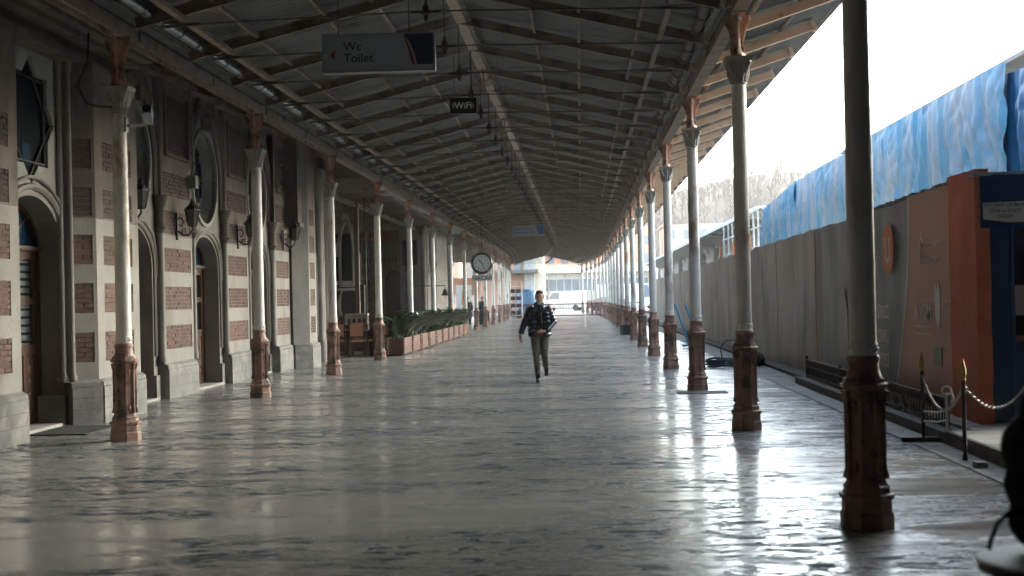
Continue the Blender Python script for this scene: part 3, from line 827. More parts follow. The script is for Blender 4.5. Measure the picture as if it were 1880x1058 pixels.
# --- three identical bays
X0, XPIER = -7.27, -7.17
PER = 4.42; C0 = 22.85
for b_ in range(3):
    cy = C0 + PER * b_
    hd = arch(cy, .98, 0, 2.30, .62)
    hd = [(u, max(v, .001)) for u, v in hd]
    u0, u1 = cy - 1.2, cy + 1.2
    MB().plate(rect(u0, u1, 0, 2.85), [[(u, v) for u, v in hd if v < 3.2 and True][:0] or [(u, min(v, 2.849)) for u, v in hd]], WX(X0), 0, .0001).build('wall', 'stone', bld) if False else None
    MB().plate([(u0, 0), (u1, 0), (u1, 5.75), (u0, 5.75)], [hd, circ(cy, 4.06, .88, 40)], WX(X0), 0, [.34, .05]).build('wall', 'stone', bld)
    glazed_door(cy, X0 - .28, .98, X0, z_tr=2.36, ztop=3.0)
    oculus(cy, 4.06, .88, X0)
    moulding(arch(cy, 1.06, .75, 2.30, .70), .035, X0 + .02)
    moulding([(cy + sg * a, z) for sg, a, z in ((1, 1.12, 2.1), (1, 1.16, 2.4), (1, .98, 2.82), (1, .5, 3.02), (-1, .5, 3.02), (-1, .98, 2.82), (-1, 1.16, 2.4), (-1, 1.12, 2.1))], .028, X0 + .03, 'stone')
    mb = MB(); mb.prism(rect(cy + .99, cy + 1.2, 0, .42), WX(X0), -.3, .04); mb.prism(rect(cy - 1.2, cy - .99, 0, .42), WX(X0), -.3, .04); mb.build('plinth', 'plinth', bld)
    # tall moulded arch rising from short colonnettes round the oculus
    pa = [(cy + 1.12 * math.cos(t), 3.95 + 1.12 * math.sin(t) + .38 * max(0, math.sin(t)) ** 3) for t in [PI * i / 22 for i in range(23)]]
    pa = [(cy + 1.12, 3.5)] + pa + [(cy - 1.12, 3.5)]
    po = [(cy + (u - cy) * 1.2, 3.95 + (v - 3.95) * 1.16) for u, v in pa]
    k = len(pa)
    am = MB(); am.add([WX(X0)(u, v, .01) for u, v in pa] + [WX(X0)(u, v, .07) for u, v in po], [(i, i + 1, k + i + 1, k + i) for i in range(k - 1)])
    am.build('arch_band', 'stone_dark', bld)
    moulding(po, .04, X0 + .07, 'stone_dark'); moulding(pa, .03, X0 + .03, 'stone_dark')
    for sg in (-1, 1):
        y = cy + sg * 1.2
        q = MB(); q.lathe([(.05, 2.85), (.11, 2.95), (.075, 3.0), (.075, 3.28), (.1, 3.33), (.14, 3.45), (.15, 3.5)], (X0 + .1, y, 0), 10); q.build('colonnette', 'stone_dark', bld, True)
        MB().lathe([(.07, .62), (.07, .7), (.055, .74), (.055, 2.8), (.07, 2.85)], (X0 + .09, y, 0), 10).build('pilaster', 'stone', bld, True)
    kx = MB(); kx.prism([(cy - .09, 4.98), (cy + .09, 4.98), (cy + .14, 5.2), (cy - .14, 5.2)], WX(X0), 0, .2); kx.build('keystone', 'stone_dark', bld)
    # pier after the bay
    pu0, pu1 = cy + 1.27, cy + PER - 1.27
    if b_ < 2:
        FP = WX(XPIER); banded(FP, pu0, pu1, 5.75, margins=(.12, .12), single=(b_ == 0)); plinth(FP, pu0, pu1)
        for yy, sg in ((pu0, 1), (pu1, -1)):
            MB().prism(rect(0, .14, .0, 5.75), lambda u, v, d, yy=yy: (XPIER - .001 - u, yy + d, v), -.008, .008).build('wall', 'stone', bld)
    # eaves cornice
cor = MB(); cor.prism(rect(21.3, 39.2, 5.55, 5.66), WX(X0), -.1, .2); cor.build('cornice', 'stone_dark', bld)
# pier before the end pavilion, buttress and end bay
FE = WX(-7.12); banded(FE, 32.9, 34.55, 5.75, margins=(.12, .15)); plinth(FE, 32.9, 34.6)
def bt(u, v, d):
    return (-7.05 + u * .72 + d * .69, 34.5 + u * .69 - d * .72, v)
MB().prism(rect(0, .48, .6, 5.6), bt, -.1, 0).build('wall', 'stone', bld); plinth(bt, 0, .5)
banded(WX(-6.72), 34.85, 35.9, 5.6, margins=(.22, .22), upper=False); plinth(WX(-6.72), 34.85, 35.92)
MB().prism(rect(0, .5, 0, 5.6), lambda u, v, d: (-6.73 - u, 35.9 + d, v), -.02, 0).build('wall', 'stone', bld)
mb = MB(); mb.box(-7.25, -6.8, 34.1, 34.55, 3.55, 5.7); mb.box(-7.3, -6.75, 34.05, 34.6, 3.45, 3.55); mb.build('chimney_shaft', 'stone_dark', bld)
hd = [(u, max(v, .001)) for u, v in arch(36.9, .75, 0, 2.4, .7)]
MB().plate(rect(35.9, 39.0, 0, 5.6), [hd, rect(36.3, 37.6, 3.5, 4.9)], WX(-7.1), 0, .3).build('wall', 'stone', bld)
glazed_door(36.9, -7.4, .75, -7.1, ztop=3.05)
MB().prism(rect(36.2, 37.7, 3.4, 5.0), WX(-7.1), -.32, -.31).build('pane', 'glass_pane', bld)
moulding(arch(36.9, .87, .7, 2.4, .84), .04, -7.06)
for (y, r) in ((35.98, .09), (37.95, .11), (38.3, .09), (38.75, .15)):
    MB().lathe([(r * 1.4, 0), (r * 1.4, .55), (r, .62), (r, 4.6), (r * 1.3, 4.7), (r * 1.5, 4.85), (r * 1.5, 5.2)], (-7.02, y, 0), 12).build('pilaster', 'stone', bld, True)
plinth(WX(-7.1), 37.9, 39.0)
MB().box(-14, -7.12, 38.8, 39.0, 0, 5.7).build('end_wall', 'stone', bld)
MB().box(-8.5, -5.62, 38.82, 38.95, 5.0, 6.3).build('gable_infill', 'stone_dark', bld)
MB().box(-16, -7.75, -20, 38.7, -.02, 6.0).build('rear_mass', 'stone_dark', bld)
# downpipe
mb = MB(); mb.tube([(-7.08, 25.75, 5.6), (-7.05, 25.78, 4.1), (-7.1, 25.8, 3.95)], .03, 6); mb.box(-7.15, -7.0, 25.7, 25.9, 3.75, 3.98); mb.build('downpipe', 'beam_grey', bld, True)

# --- wall lanterns
def lantern(x, y, z, label, flip=1):
    t = thing('wall_lantern', label, 'lantern', (x, y, z), 0, 'wall lanterns on the station building')
    b = MB(); b.box(-.01, .02, -.04, .04, -.28, .2)
    b.tube([(.02, 0, -.12), (.12, 0, -.2), (.22, 0, -.19), (.28, 0, -.1), (.28, 0, -.04)], .017, 6)
    b.tube([(.02, 0, .1), (.08, 0, .12), (.12, 0, .04), (.08, 0, -.04), (.04, 0, 0)], .013, 5)
    b.tube([(.1, 0, -.19), (.09, 0, -.1), (.15, 0, -.08), (.16, 0, -.15)], .011, 5)
    b.build('scroll_arm', 'iron_black', t, True)
    f = MB(); cx = .28
    f.lathe([(.05, -.05), (.075, -.03)], (cx, 0, 0), 6)
    for i in range(6):
        a = 2 * PI * i / 6
        f.tube([(cx + .075 * math.cos(a), .075 * math.sin(a), -.03), (cx + .13 * math.cos(a), .13 * math.sin(a), .24)], .009, 4)
    f.lathe([(.15, .235), (.15, .255), (.09, .32), (.045, .36), (.05, .38), (.02, .42), (.008, .46)], (cx, 0, 0), 6)
    f.build('lantern_frame', 'iron_black', t)
    g = MB(); g.lathe([(.068, -.028), (.122, .237)], (cx, 0, 0), 6); g.build('lantern_glass', 'lamp_glass', t)
lantern(-7.16, 25.0, 3.05, 'iron wall lantern beside the second round window')
lantern(-7.16, 29.5, 3.05, 'iron wall lantern behind the column with the rusty ring')
lantern(-7.1, 33.8, 3.15, 'iron wall lantern on the last banded pier of the facade')
lantern(-7.02, 21.6, 3.15, 'dark wall lantern half hidden by the first facade column')
lantern(-7.02, 65.5, 3.05, 'iron wall lantern on the far pavilion near the bell')
t = thing('security_camera', 'grey bullet security camera on the first facade column', 'security camera', (XL, L0, 0))
b = MB(); b.tube([(.085, 0, 3.78), (.12, 0, 3.78), (.26, .15, 3.80)], .022, 6); b.box(.07, .1, -.05, .05, 3.7, 3.88); b.build('bracket_arm', 'beam_grey', t)
q = Matrix.Translation((.28, .22, 3.93)) @ Matrix.Rotation(math.radians(-12), 4, 'X') @ Matrix.Rotation(math.radians(14), 4, 'Z')
b = MB(); b.box(-.055, .055, -.22, .22, -.05, .05); b.box(-.065, .065, -.25, .24, .052, .062); b.xf(q); b.build('housing', 'sign_case', t)
b = MB(); b.lathe([(.046, 0), (.05, .03), (.03, .035)], n=14); b.xf(q @ Matrix.Translation((0, -.22, 0)) @ Matrix.Rotation(PI / 2, 4, 'X')); b.build('lens', 'led_dark', t, True)
t = thing('loose_cable', 'black cable looping from the first facade column to the wall', 'cable')
MB().tube([(-5.56, L0 - .1, 4.0), (-5.75, L0, 4.02), (-6.0, L0 + .3, 4.1), (-6.35, L0 + 1.0, 4.45), (-6.5, L0 + 1.8, 4.9), (-6.55, L0 + 2, 5.3)], .014, 5).build('wire', 'iron_black', t, True)

# ================================================================== RECESS BEYOND THE FACADE
far = thing('far_pavilion', 'banded stone pavilion with arched dark door behind the planters', 'building')
bld_main = bld; bld = far
FN = lambda y0: (lambda u, v, d: (u, y0 - d, v))
def lowbands(fn, u0, u1, ztop, bu):
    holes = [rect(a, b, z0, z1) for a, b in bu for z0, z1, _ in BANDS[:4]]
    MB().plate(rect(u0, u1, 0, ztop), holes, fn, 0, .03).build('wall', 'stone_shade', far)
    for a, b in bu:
        for z0, z1, mt in BANDS[:4]:
            mb = MB(); mb.prism(rect(a, b, z0, z1), fn, -.05, -.035)
            nc = 5; ch = (z1 - z0) / nc
            for c in range(nc): mb.prism(rect(a + .005, b - .005, z0 + c * ch + .006, z0 + (c + 1) * ch - .006), fn, -.04, -.01)
            mb.build('brick_panel', 'brick_dark', far)
lowbands(FN(67), -16, -9.45, 3.9, [(-13.4, -12.4), (-11.9, -11.1), (-10.7, -10.0)])
MB().prism(rect(-16, -6.95, 4.35, 6.6), FN(67), -.2, -.05).build('wall', 'wall_brown', far)
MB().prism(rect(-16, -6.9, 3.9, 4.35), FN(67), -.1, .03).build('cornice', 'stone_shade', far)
mb = MB(); 
for i in range(52): mb.box(-15.9 + i * .17, -15.9 + i * .17 + .09, 66.93, 66.97, 3.42, 3.66)
mb.build('dentil_frieze', 'brick_dark', far)
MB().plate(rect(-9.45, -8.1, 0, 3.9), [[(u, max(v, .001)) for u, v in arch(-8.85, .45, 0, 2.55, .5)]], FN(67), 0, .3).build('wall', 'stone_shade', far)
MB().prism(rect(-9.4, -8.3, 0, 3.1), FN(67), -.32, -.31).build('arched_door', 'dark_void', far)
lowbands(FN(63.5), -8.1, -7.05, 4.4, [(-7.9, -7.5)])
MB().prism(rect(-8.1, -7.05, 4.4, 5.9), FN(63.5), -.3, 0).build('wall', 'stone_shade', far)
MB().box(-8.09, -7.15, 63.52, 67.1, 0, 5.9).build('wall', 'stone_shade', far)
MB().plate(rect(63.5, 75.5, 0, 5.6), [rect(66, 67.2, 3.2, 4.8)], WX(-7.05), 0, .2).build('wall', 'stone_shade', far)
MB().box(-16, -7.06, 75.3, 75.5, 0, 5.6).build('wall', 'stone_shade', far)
for y in (63.6, 64.5, 67.6, 68.4, 75.3): MB().lathe([(.2, 0), (.2, .6), (.13, .7), (.13, 4.5), (.2, 4.7), (.2, 5.0)], (-7.05, y, 0), 10).build('pilaster', 'stone_shade', far, True)
MB().box(-7.95, -7.3, 63.44, 63.47, 3.2, 4.3).build('upper_pane', 'glass_pane', far)
bld = bld_main
# courtyard enclosing walls
cw = thing('courtyard_wall', 'dark brown panelled wall at the back of the cafe recess', 'wall')
MB().box(-16.2, -16, 39, 67, 0, 6).build('wall_face', 'wall_brown', cw)
# glazed lean-to rafters in the recess
gl = thing('recess_roof', 'brown timber rafters with glazing above the cafe recess', 'roof')
for i in range(12):
    y = 39.8 + i * 2.2
    MB().bar((-5.75, y, 5.0), (-15.9, y - 1.4, 4.58), .09, .22).build('timber_rafter', 'rafter', gl)
MB().add([(-5.75, 39, 5.15), (-16, 39, 4.75), (-16, 76, 4.75), (-5.75, 76, 5.15)], [(0, 1, 2, 3)]).build('roof_deck', 'roof_sheet', gl)
MB().bar((-7.4, 39.2, 4.80), (-7.4, 66, 4.80), .1, .16).build('timber_purlin', 'rafter', gl)
# steel lattice mast
lt = thing('lattice_post', 'dark steel lattice post rising beside the cafe tables', 'post')
mb = MB()
for dx in (0, .3): mb.bar((-6.98 + dx, 46, 0), (-6.98 + dx, 46, 5), .05, .05); 
mb.build('chord', 'iron_black', lt)
mb = MB(); z = .1
while z < 4.8:
    mb.bar((-6.98, 46, z), (-6.68, 46, z + .24), .02, .02); mb.bar((-6.68, 46, z + .24), (-6.98, 46, z + .48), .02, .02); z += .48
mb.build('lacing', 'iron_black', lt)
lt = thing('timber_post', 'brown timber post between the cafe and the striped wall', 'post')
MB().box(-7.42, -7.28, 46.5, 46.64, 0, 5).build('shaft', 'timber_brown', lt)
# carved screen with pointed arches
sc = thing('carved_screen', 'grey carved screen of pointed arches above the cafe sideboard', 'screen')
def gothic(cx, hw, z0, sp, top, n=8):
    L = [(cx - hw, z0)]
    for i in range(n + 1):
        t = i / n; L.append((cx - hw + hw * t ** 1.7, sp + (top - sp) * math.sin(t * PI / 2)))
    for i in range(n - 1, -1, -1):
        t = i / n; L.append((cx + hw - hw * t ** 1.7, sp + (top - sp) * math.sin(t * PI / 2)))
    return L + [(cx + hw, z0)]
o_ = [(-8.75, 2.2), (-7.75, 2.2), (-7.75, 3.2), (-7.95, 3.9), (-8.2, 4.75), (-8.35, 4.75), (-8.55, 3.9), (-8.75, 3.2)]
mb = MB(); mb.plate(o_, [gothic(-8.27, .2, 2.35, 3.3, 4.35), rect(-8.68, -8.56, 2.35, 3.2), rect(-7.98, -7.84, 2.35, 3.2)], FN(50), 0, .1); mb.build('tracery_panel', 'marble', sc)
mb = MB()
for x in (-8.5, -8.05): mb.tube([(x, 49.95, 2.2), (x, 49.95, 3.6), (x, 49.95, 4.0)], [.03, .03, .005], 6)
mb.tube([(u, 49.93, v) for u, v in gothic(-8.27, .24, 2.3, 3.35, 4.5)], .03, 5); mb.build('rib', 'stone', sc, True)
MB().box(-8.75, -7.75, 50.12, 50.16, 2.2, 4.0).build('backing', 'dark_void', sc)
cb = thing('cafe_cabinet', 'tall dark cabinet with waisted sides under the carved screen', 'cabinet')
MB().box(-8.95, -7.7, 50.2, 50.8, 0, 2.2).build('carcass', 'dark_void', cb)
for sx in (-1, 1):
    pts = [(-8.22 + sx * (.20 + .10 * math.sin(PI * i / 10)) , .9 + i * .12) for i in range(11)]
    po = [(u + sx * (.04 + .06 * math.sin(PI * i / 10)), v) for i, (u, v) in enumerate(pts)]
    MB().prism(pts + po[::-1], FN(50.15), 0, .06).build('side_scroll', 'marble', cb)
mb = MB(); mb.box(-8.6, -7.85, 50.0, 50.19, 2.0, 2.1); mb.box(-8.55, -7.9, 50.05, 50.19, 2.14, 2.19); mb.build('cabinet_cornice', 'marble', cb)
sb = thing('sideboard', 'pale marble fronted sideboard behind the cafe chairs', 'sideboard', (-7.35, 46, 0))
mb = MB(); mb.box(-.3, .42, -.2, .25, 1.17, 1.21)
for x in (-.3, .05, .4):
    mb.box(x - .02, x + .02, -.18, -.12, .86, 1.17)
mb.plate(rect(-.28, .40, .86, 1.16), [arch(-.20, .05, .87, 1.0, .05, 8), arch(-.04, .05, .87, 1.0, .05, 8), arch(.14, .05, .87, 1.0, .05, 8), arch(.30, .05, .87, 1.0, .05, 8)], FN(-.1), 0, .03)
mb.build('arcade', 'marble', sb); MB().box(-1.1, .4, -.06, .25, 0, 1.165).build('cupboard', 'chair_wood', sb); 

# cafe tables and chairs
def chair_meshes():
    P = []
    lg = MB().box(-.02, .02, -.02, .02, 0, .45).mesh('leg', 'chair_wood')
    return lg
lg = chair_meshes()
def chair(x, y, rz_, label):
    t = thing('cafe_chair', label, 'chair', (x, y, 0), rz_, 'tan leather cafe chairs')
    for dx, dy in ((-.19, -.19), (.19, -.19), (-.19, .19), (.19, .19)): inst('leg', lg, t, (dx, dy, 0))
    MB().box(-.22, .22, -.21, .21, .43, .49).build('seat', 'leather_tan', t)
    b = MB()
    b.bar((-.2, -.2, .45), (-.21, -.27, .95), .035, .035); b.bar((.2, -.2, .45), (.21, -.27, .95), .035, .035); b.build('back_post', 'chair_wood', t)
    b = MB(); b.add([(-.19, -.235, .60), (.19, -.235, .60), (.19, -.275, .95), (-.19, -.275, .95), (-.19, -.2, .60), (.19, -.2, .60), (.19, -.24, .95), (-.19, -.24, .95)],
                    [(0, 1, 2, 3), (4, 5, 6, 7), (0, 1, 5, 4), (2, 3, 7, 6), (0, 3, 7, 4), (1, 2, 6, 5)]); b.build('backrest', 'leather_tan', t)
    b = MB(); b.bar((-.22, -.2, .66), (-.22, .17, .66), .03, .025); b.bar((.22, -.2, .66), (.22, .17, .66), .03, .025)
    b.bar((-.22, .17, .66), (-.2, .19, .45), .03, .03); b.bar((.22, .17, .66), (.2, .19, .45), .03, .03); b.build('armrest', 'chair_wood', t)
chair(-6.52, 41.2, 0, 'tan leather armchair with its back to the camera, in the middle of the cafe group')
chair(-7.15, 41.4, .12, 'tan leather armchair partly hidden behind the third facade column')
chair(-6.0, 41.6, .5, 'tan leather armchair turned towards the fourth facade column')
chair(-6.0, 43.2, 2.8, 'tan leather armchair facing the camera across the cafe table')
chair(-6.9, 43.5, 3.3, 'tan leather armchair on the far side beneath the sideboard')
chair(-7.6, 42.3, -1.4, 'tan leather armchair side-on against the back of the recess')
def table(x, y, label):
    t = thing('cafe_table', label, 'table', (x, y, 0), 0, 'cafe tables')
    MB().box(-.42, .42, -.36, .36, .72, .755).build('tabletop', 'chair_wood', t)
    c = MB(); c.box(-.43, .43, -.37, .37, .757, .762)
    for sx, sy in ((0, -.372), (0, .372)): c.box(-.43, .43, sy - .002, sy + .002, .55, .757)
    c.build('runner_cloth', 'cloth_dark', t)
    for dx in (-.36, .36):
        for dy in (-.3, .3): MB().box(dx - .03, dx + .03, dy - .03, dy + .03, 0, .72).build('leg', 'chair_wood', t)
table(-6.75, 42.35, 'dark cafe table behind the tan chair seen from the back')
table(-5.98, 42.4, 'dark cafe table close to the fourth facade column')
for i, (x, y) in enumerate(((-6.85, 42.2), (-6.55, 42.35), (-6.1, 42.3), (-5.9, 42.5))):
    t = MB().lathe([(.03, .762), (.034, .764), (.006, .775), (.006, .83), (.035, .85), (.04, .93), (.036, .93), (.03, .855), (.002, .845)], (x, y, 0), 10).build('wine_glass', 'glassware', None, True)
    tag(t, ['stemmed glass on the left of the cafe table', 'stemmed glass in the middle of the dark cafe table', 'stemmed glass on the cafe table by the column', 'stemmed glass at the far end of the cafe tables'][i], 'glass', 'glasses on the cafe tables')

# ================================================================== PLANTERS AND PLANTS
def leaf_mesh(L, W, bend, seed):
    mb = MB(); rnd = random.Random(seed); n = 6
    pts = []
    for i in range(n + 1):
        t = i / n
        r = L * (t * .75 + .25 * math.sin(t * PI / 2)) * math.sin(.35 + bend * t * .6)
        z = L * t - bend * L * .55 * t * t
        pts.append((r, z, W * math.sin(PI * min(1, t * .94 + .05)) ** .75 * (.25 if t < .2 else 1)))
    for i, (r, z, w_) in enumerate(pts):
        mb.v += [(r, -w_ / 2, z + w_ * .18), (r, 0, z), (r, w_ / 2, z + w_ * .18)]
    for i in range(n):
        a = i * 3; mb.f += [(a, a + 1, a + 4, a + 3), (a + 1, a + 2, a + 5, a + 4)]
    return mb
leaves = [leaf_mesh(.66 + .10 * i, .15 + .02 * (i % 3), .4 + .22 * i, i) for i in range(5)]
leafm = [l_.mesh('leaf', 'leaf', True, 80) for l_ in leaves]
pl_n = 10
for i in range(pl_n):
    y = 41.1 + i * 2.32; L_ = 1.95 if i else 2.1; wd = .5
    x = -5.16 - wd / 2 + .004 * i
    t = thing('wooden_planter', 'slatted wooden planter box with notched corner posts, %s from the camera' % ordw(i), 'planter', (x, y, 0), 0, 'wooden planter boxes in a row')
    hb = .52; nsl = 5
    for s_ in range(nsl):
        z0 = .05 + s_ * (hb - .05) / nsl; z1 = z0 + (hb - .05) / nsl - .008
        MB().box(-wd / 2 + .03, wd / 2 - .03, .02, .045, z0, z1).build('end_slat', 'planter_wood', t)
        for sx in (-1, 1): MB().box(sx * (wd / 2 - .03) - .012, sx * (wd / 2 - .03) + .012, .05, L_ - .05, z0, z1).build('side_slat', 'planter_wood', t)
        MB().box(-wd / 2 + .03, wd / 2 - .03, L_ - .045, L_ - .02, z0, z1).build('end_slat', 'planter_wood', t)
    for sx in (-1, 1):
        for yy in (.02, L_ - .02):
            p = MB()
            for s_ in range(6):
                z = .03 + s_ * .085
                p.lathe([(.022, z), (.045, z + .02), (.045, z + .052), (.022, z + .074)], (sx * (wd / 2 - .005), yy, 0), 6)
            p.build('corner_post', 'planter_pale', t)
    MB().box(-wd / 2 + .045, wd / 2 - .045, .05, L_ - .05, .06, hb - .05).build('soil', 'soil', t)
    pt = thing('leafy_plant', 'bushy plant with long arching dark green leaves in the %s planter' % ordw(i), 'plant', (x, y, hb - .05), 0, 'leafy plants in the planters')
    rr = random.Random(100 + i)
    nl = 90
    jm = MB()
    for k in range(nl):
        px, py = rr.uniform(-.16, .16), rr.uniform(.12, L_ - .12)
        a = rr.uniform(0, 2 * PI); ti = rr.uniform(-.4, .12); sc_ = rr.uniform(.9, 1.28)
        li = rr.randrange(5)
        M_ = Matrix.Translation((px, py, 0)) @ Matrix.Rotation(a, 4, 'Z') @ Matrix.Rotation(ti, 4, 'Y') @ Matrix.Scale(sc_, 4)
        if i < 2:
            lo = inst('leaf', leafm[li], pt); lo.matrix_local = M_
        else:
            o0 = len(jm.v); src = leaves[li]
            jm.add([M_ @ Vector(v) for v in src.v], src.f)
    if i >= 2: jm.build('foliage', 'leaf', pt, True, kind='stuff', angle=80)

# ================================================================== HANGING SIGNS AND CLOCK
def frame_cam(x, y, z): return Matrix.Translation((x, y, z)) @ Matrix.Rotation(PI / 2, 4, 'X')
def lightbox(x, y, z, w_, h_, label, lines, lsize, red_arrow, ztop):
    t = thing('hanging_sign', label, 'sign', (x, y, z))
    b = MB(); b.box(-w_ / 2, w_ / 2, -.08, .08, -h_ / 2, h_ / 2); b.build('sign_case', 'sign_case', t)
    MB().box(-w_ / 2 + .02, w_ / 2 - .02, -.086, -.08, -h_ / 2 + .03, h_ / 2 - .02).build('face_panel', 'sign_white', t)
    f = lambda u, v, d: (u, -.086 - d, v)
    a0 = w_ * .5 - .02
    MB().prism([(w_ * .235, h_ / 2 - .022), (a0, h_ / 2 - .022), (a0, -h_ / 2 + .07), (w_ * .34, -h_ / 2 + .07), (w_ * .325, -h_ * .1), (w_ * .285, h_ * .22)], f, .001, .003).build('navy_field', 'sign_blue' if not red_arrow else 'sign_navy', t)
    MB().prism([(w_ * .225, h_ / 2 - .022), (w_ * .232, h_ / 2 - .022), (w_ * .30, -h_ * .05), (w_ * .325, -h_ / 2 + .07), (w_ * .30, -h_ / 2 + .07), (w_ * .27, 0)], f, .001, .0035).build('red_sweep', 'sign_red', t)
    for dx in (-w_ * .36, w_ * .27): MB().tube([(dx, 0, h_ / 2), (dx, 0, ztop - z)], .008, 5).build('hanger', 'rod', t)
    for body, sx, sz, mt in lines:
        text(body, lsize, 'lettering', mt, t, Matrix.Translation((sx, -.0885, sz)) @ Matrix.Rotation(PI / 2, 4, 'X'), .001)
    if red_arrow: MB().prism([(-w_ * .43, -.02), (-w_ * .385, .045), (-w_ * .385, -.085)], f, .001, .003).build('arrow', 'sign_red', t)
    t.rotation_euler = (0, 0, 0)
    return t
lightbox(-2.36, 17.0, 4.58, 1.36, .46, 'white hanging toilet sign with a red arrow and navy end', [('Wc', -.42, .03, 'text_dark'), ('Toilet', -.42, -.11, 'text_dark')], .15, True, 5.7)
lightbox(-2.16, 60, 4.44, 1.34, .46, 'white and blue hanging restaurant sign far down the platform', [('Restoran-Cafe', -.6, .03, 'text_blue'), ('Restaurant-Cafe', -.6, -.12, 'text_blue')], .135, False, 5.7)
t = thing('wifi_sign', 'small black hanging WiFi sign with pale lettering', 'sign', (-1.92, 24, 4.88))
MB().box(-.225, .225, -.03, .03, -.14, .13).build('board', 'led_dark', t)
text('WiFi', .15, 'lettering', 'text_pale', t, Matrix.Translation((0, -.033, -.05)) @ Matrix.Rotation(PI / 2, 4, 'X'), .001, 'CENTER')
for sx in (-1, 1):
    for r in (.03, .055):
        MB().tube([(sx * (.125 + r * math.cos(a)), -.033, r * math.sin(a)) for a in [-.9 + i * .3 for i in range(7)]], .005, 4).build('signal_arc', 'text_pale', t)
for dx in (-.15, .15): MB().tube([(dx, 0, .13), (dx, 0, .95)], .006, 5).build('hanger', 'rod', t)
# clock
ck = thing('station_clock', 'round station clock with black scalloped rim above the NACAR plate', 'clock', (-4.3, 62, 3.16))
b = MB(); b.lathe([(.36, -.1), (.44, -.1), (.48, -.05), (.48, .05), (.44, .1), (.36, .1)], n=36)
for i in range(24):
    a = 2 * PI * i / 24; b.ell((.48 * math.cos(a), .48 * math.sin(a), 0), (.035, .035, .05), 6, 4)
b.xf(Matrix.Rotation(PI / 2, 4, 'X')); b.build('rim', 'iron_black', ck, True)
b = MB(); b.lathe([(.37, .098), (.37, .103)], n=36); b.xf(Matrix.Rotation(PI / 2, 4, 'X')); b.build('dial', 'clock_face', ck)
fdial = lambda u, v, d: (u, -.103 - d, v)
for i in range(12):
    a = 2 * PI * i / 12; c, s_ = math.sin(a), math.cos(a)
    MB().bar(fdial(c * .27, s_ * .27, .003), fdial(c * .33, s_ * .33, .003), .028, .004, up=(0, 1, 0)).build('hour_mark', 'text_dark', ck)
for a, L_, w_ in ((math.radians(-38), .2, .04), (math.radians(152), .3, .028)):
    MB().bar(fdial(-math.sin(a) * .06, -math.cos(a) * .06, .012), fdial(math.sin(a) * L_, math.cos(a) * L_, .012), w_, .006, up=(0, 1, 0)).build('hand', 'text_dark', ck)
MB().bar((0, 0, .44), (0, 0, 2.1), .03, .03).build('hanger', 'iron_black', ck)
b = MB(); b.box(-.44, .44, -.03, .03, -.77, -.51); b.build('name_plate', 'clock_face', ck); MB().bar((0, 0, -.45), (0, 0, -.52), .04, .04).build('link', 'iron_black', ck)
text('NACAR', .25, 'lettering', 'text_dark', ck, Matrix.Translation((0, -.034, -.73)) @ Matrix.Rotation(PI / 2, 4, 'X'), .001, 'CENTER')
# bell
bl = thing('station_bell', 'bronze bell hanging from a bracket beyond the planters', 'bell', (-5.75, 60, 1.78))
MB().lathe([(.01, .28), (.05, .27), (.08, .22), (.10, .12), (.13, .04), (.18, 0), (.165, 0), (.08, .15), (.01, .2)], n=18).build('bell_body', 'bronze', bl, True)
MB().tube([(0, 0, .05), (0, 0, -.12)], .012, 5).build('clapper', 'bronze', bl)
MB().tube([(0, 0, .27), (0, 0, .42), (-.3, 0, .42), (-1.3, 0, .42)], .02, 5).build('bracket_arm', 'iron_black', bl)

# ================================================================== HOARDING SIDE
HX = 4.30
hd_ = thing('site_hoarding', 'long grey and orange printed hoarding with worn posters along the platform', 'hoarding')
HF = lambda u, v, d: (HX - d, u, v)
def htop(y): return 2.80 - .06 * min(1, max(0, (y - 17) / 5)) - .13 * min(1, max(0, (y - 26) / 30))
y = 16.6
edges_y = [16.6, 26.3, 31.5, 36.5, 41.8, 47.5, 53, 59, 65, 71, 78, 86, 95]
for i in range(len(edges_y) - 1):
    a, b_ = edges_y[i], edges_y[i + 1]
    mat_ = 'vinyl_grey' if i < 1 else 'vinyl_beige'
    nseg = 24; nz_ = 5; mb = MB(); rnd = random.Random(i)
    for jj in range(nz_ + 1):
        for ii in range(nseg + 1):
            yy = a + .012 + (b_ - a - .024) * ii / nseg; zz = .06 + (htop(yy) - .06 + .012 * math.sin(yy * 3.1)) * jj / nz_
            bow = .035 * math.sin(PI * ii / nseg) * math.sin(PI * jj / nz_) + .012 * noise.noise(Vector((yy * 1.3, zz * 1.1, i)))
            mb.v.append((HX + bow + off(yy) * .6 + max(0, yy - 45) * .012, yy, zz))
    for jj in range(nz_):
        for ii in range(nseg):
            q_ = jj * (nseg + 1) + ii; mb.f.append((q_, q_ + 1, q_ + nseg + 2, q_ + nseg + 1))
    mb.build('banner_panel', mat_, hd_, True, angle=80)
    xx = HX + max(0, b_ - 45) * .012
    MB().box(xx - .012, xx + .012, b_ - .02, b_ + .02, .06, htop(b_)).build('seam_batten', 'vinyl_orange' if i == 0 else 'vinyl_beige', hd_)
mb = MB()
for i in range(len(edges_y) - 1):
    a, b_ = edges_y[i], edges_y[i + 1]
    f_ = lambda q: HX + .10 + max(0, q - 45) * .012
    mb.bar((f_(a), a, htop(a) - .06), (f_(b_), b_, htop(b_) - .06), .05, .05)
mb.build('top_rail', 'iron_rust', hd_)
mb = MB(); y = 16.7
rnd = random.Random(3)
while y < 22.5:
    mb.box(HX + .04, HX + .2, y, y + .17, htop(y) - .12, htop(y) + .05 + rnd.uniform(0, .03)); y += .21
mb.build('battens', 'iron_black', hd_)
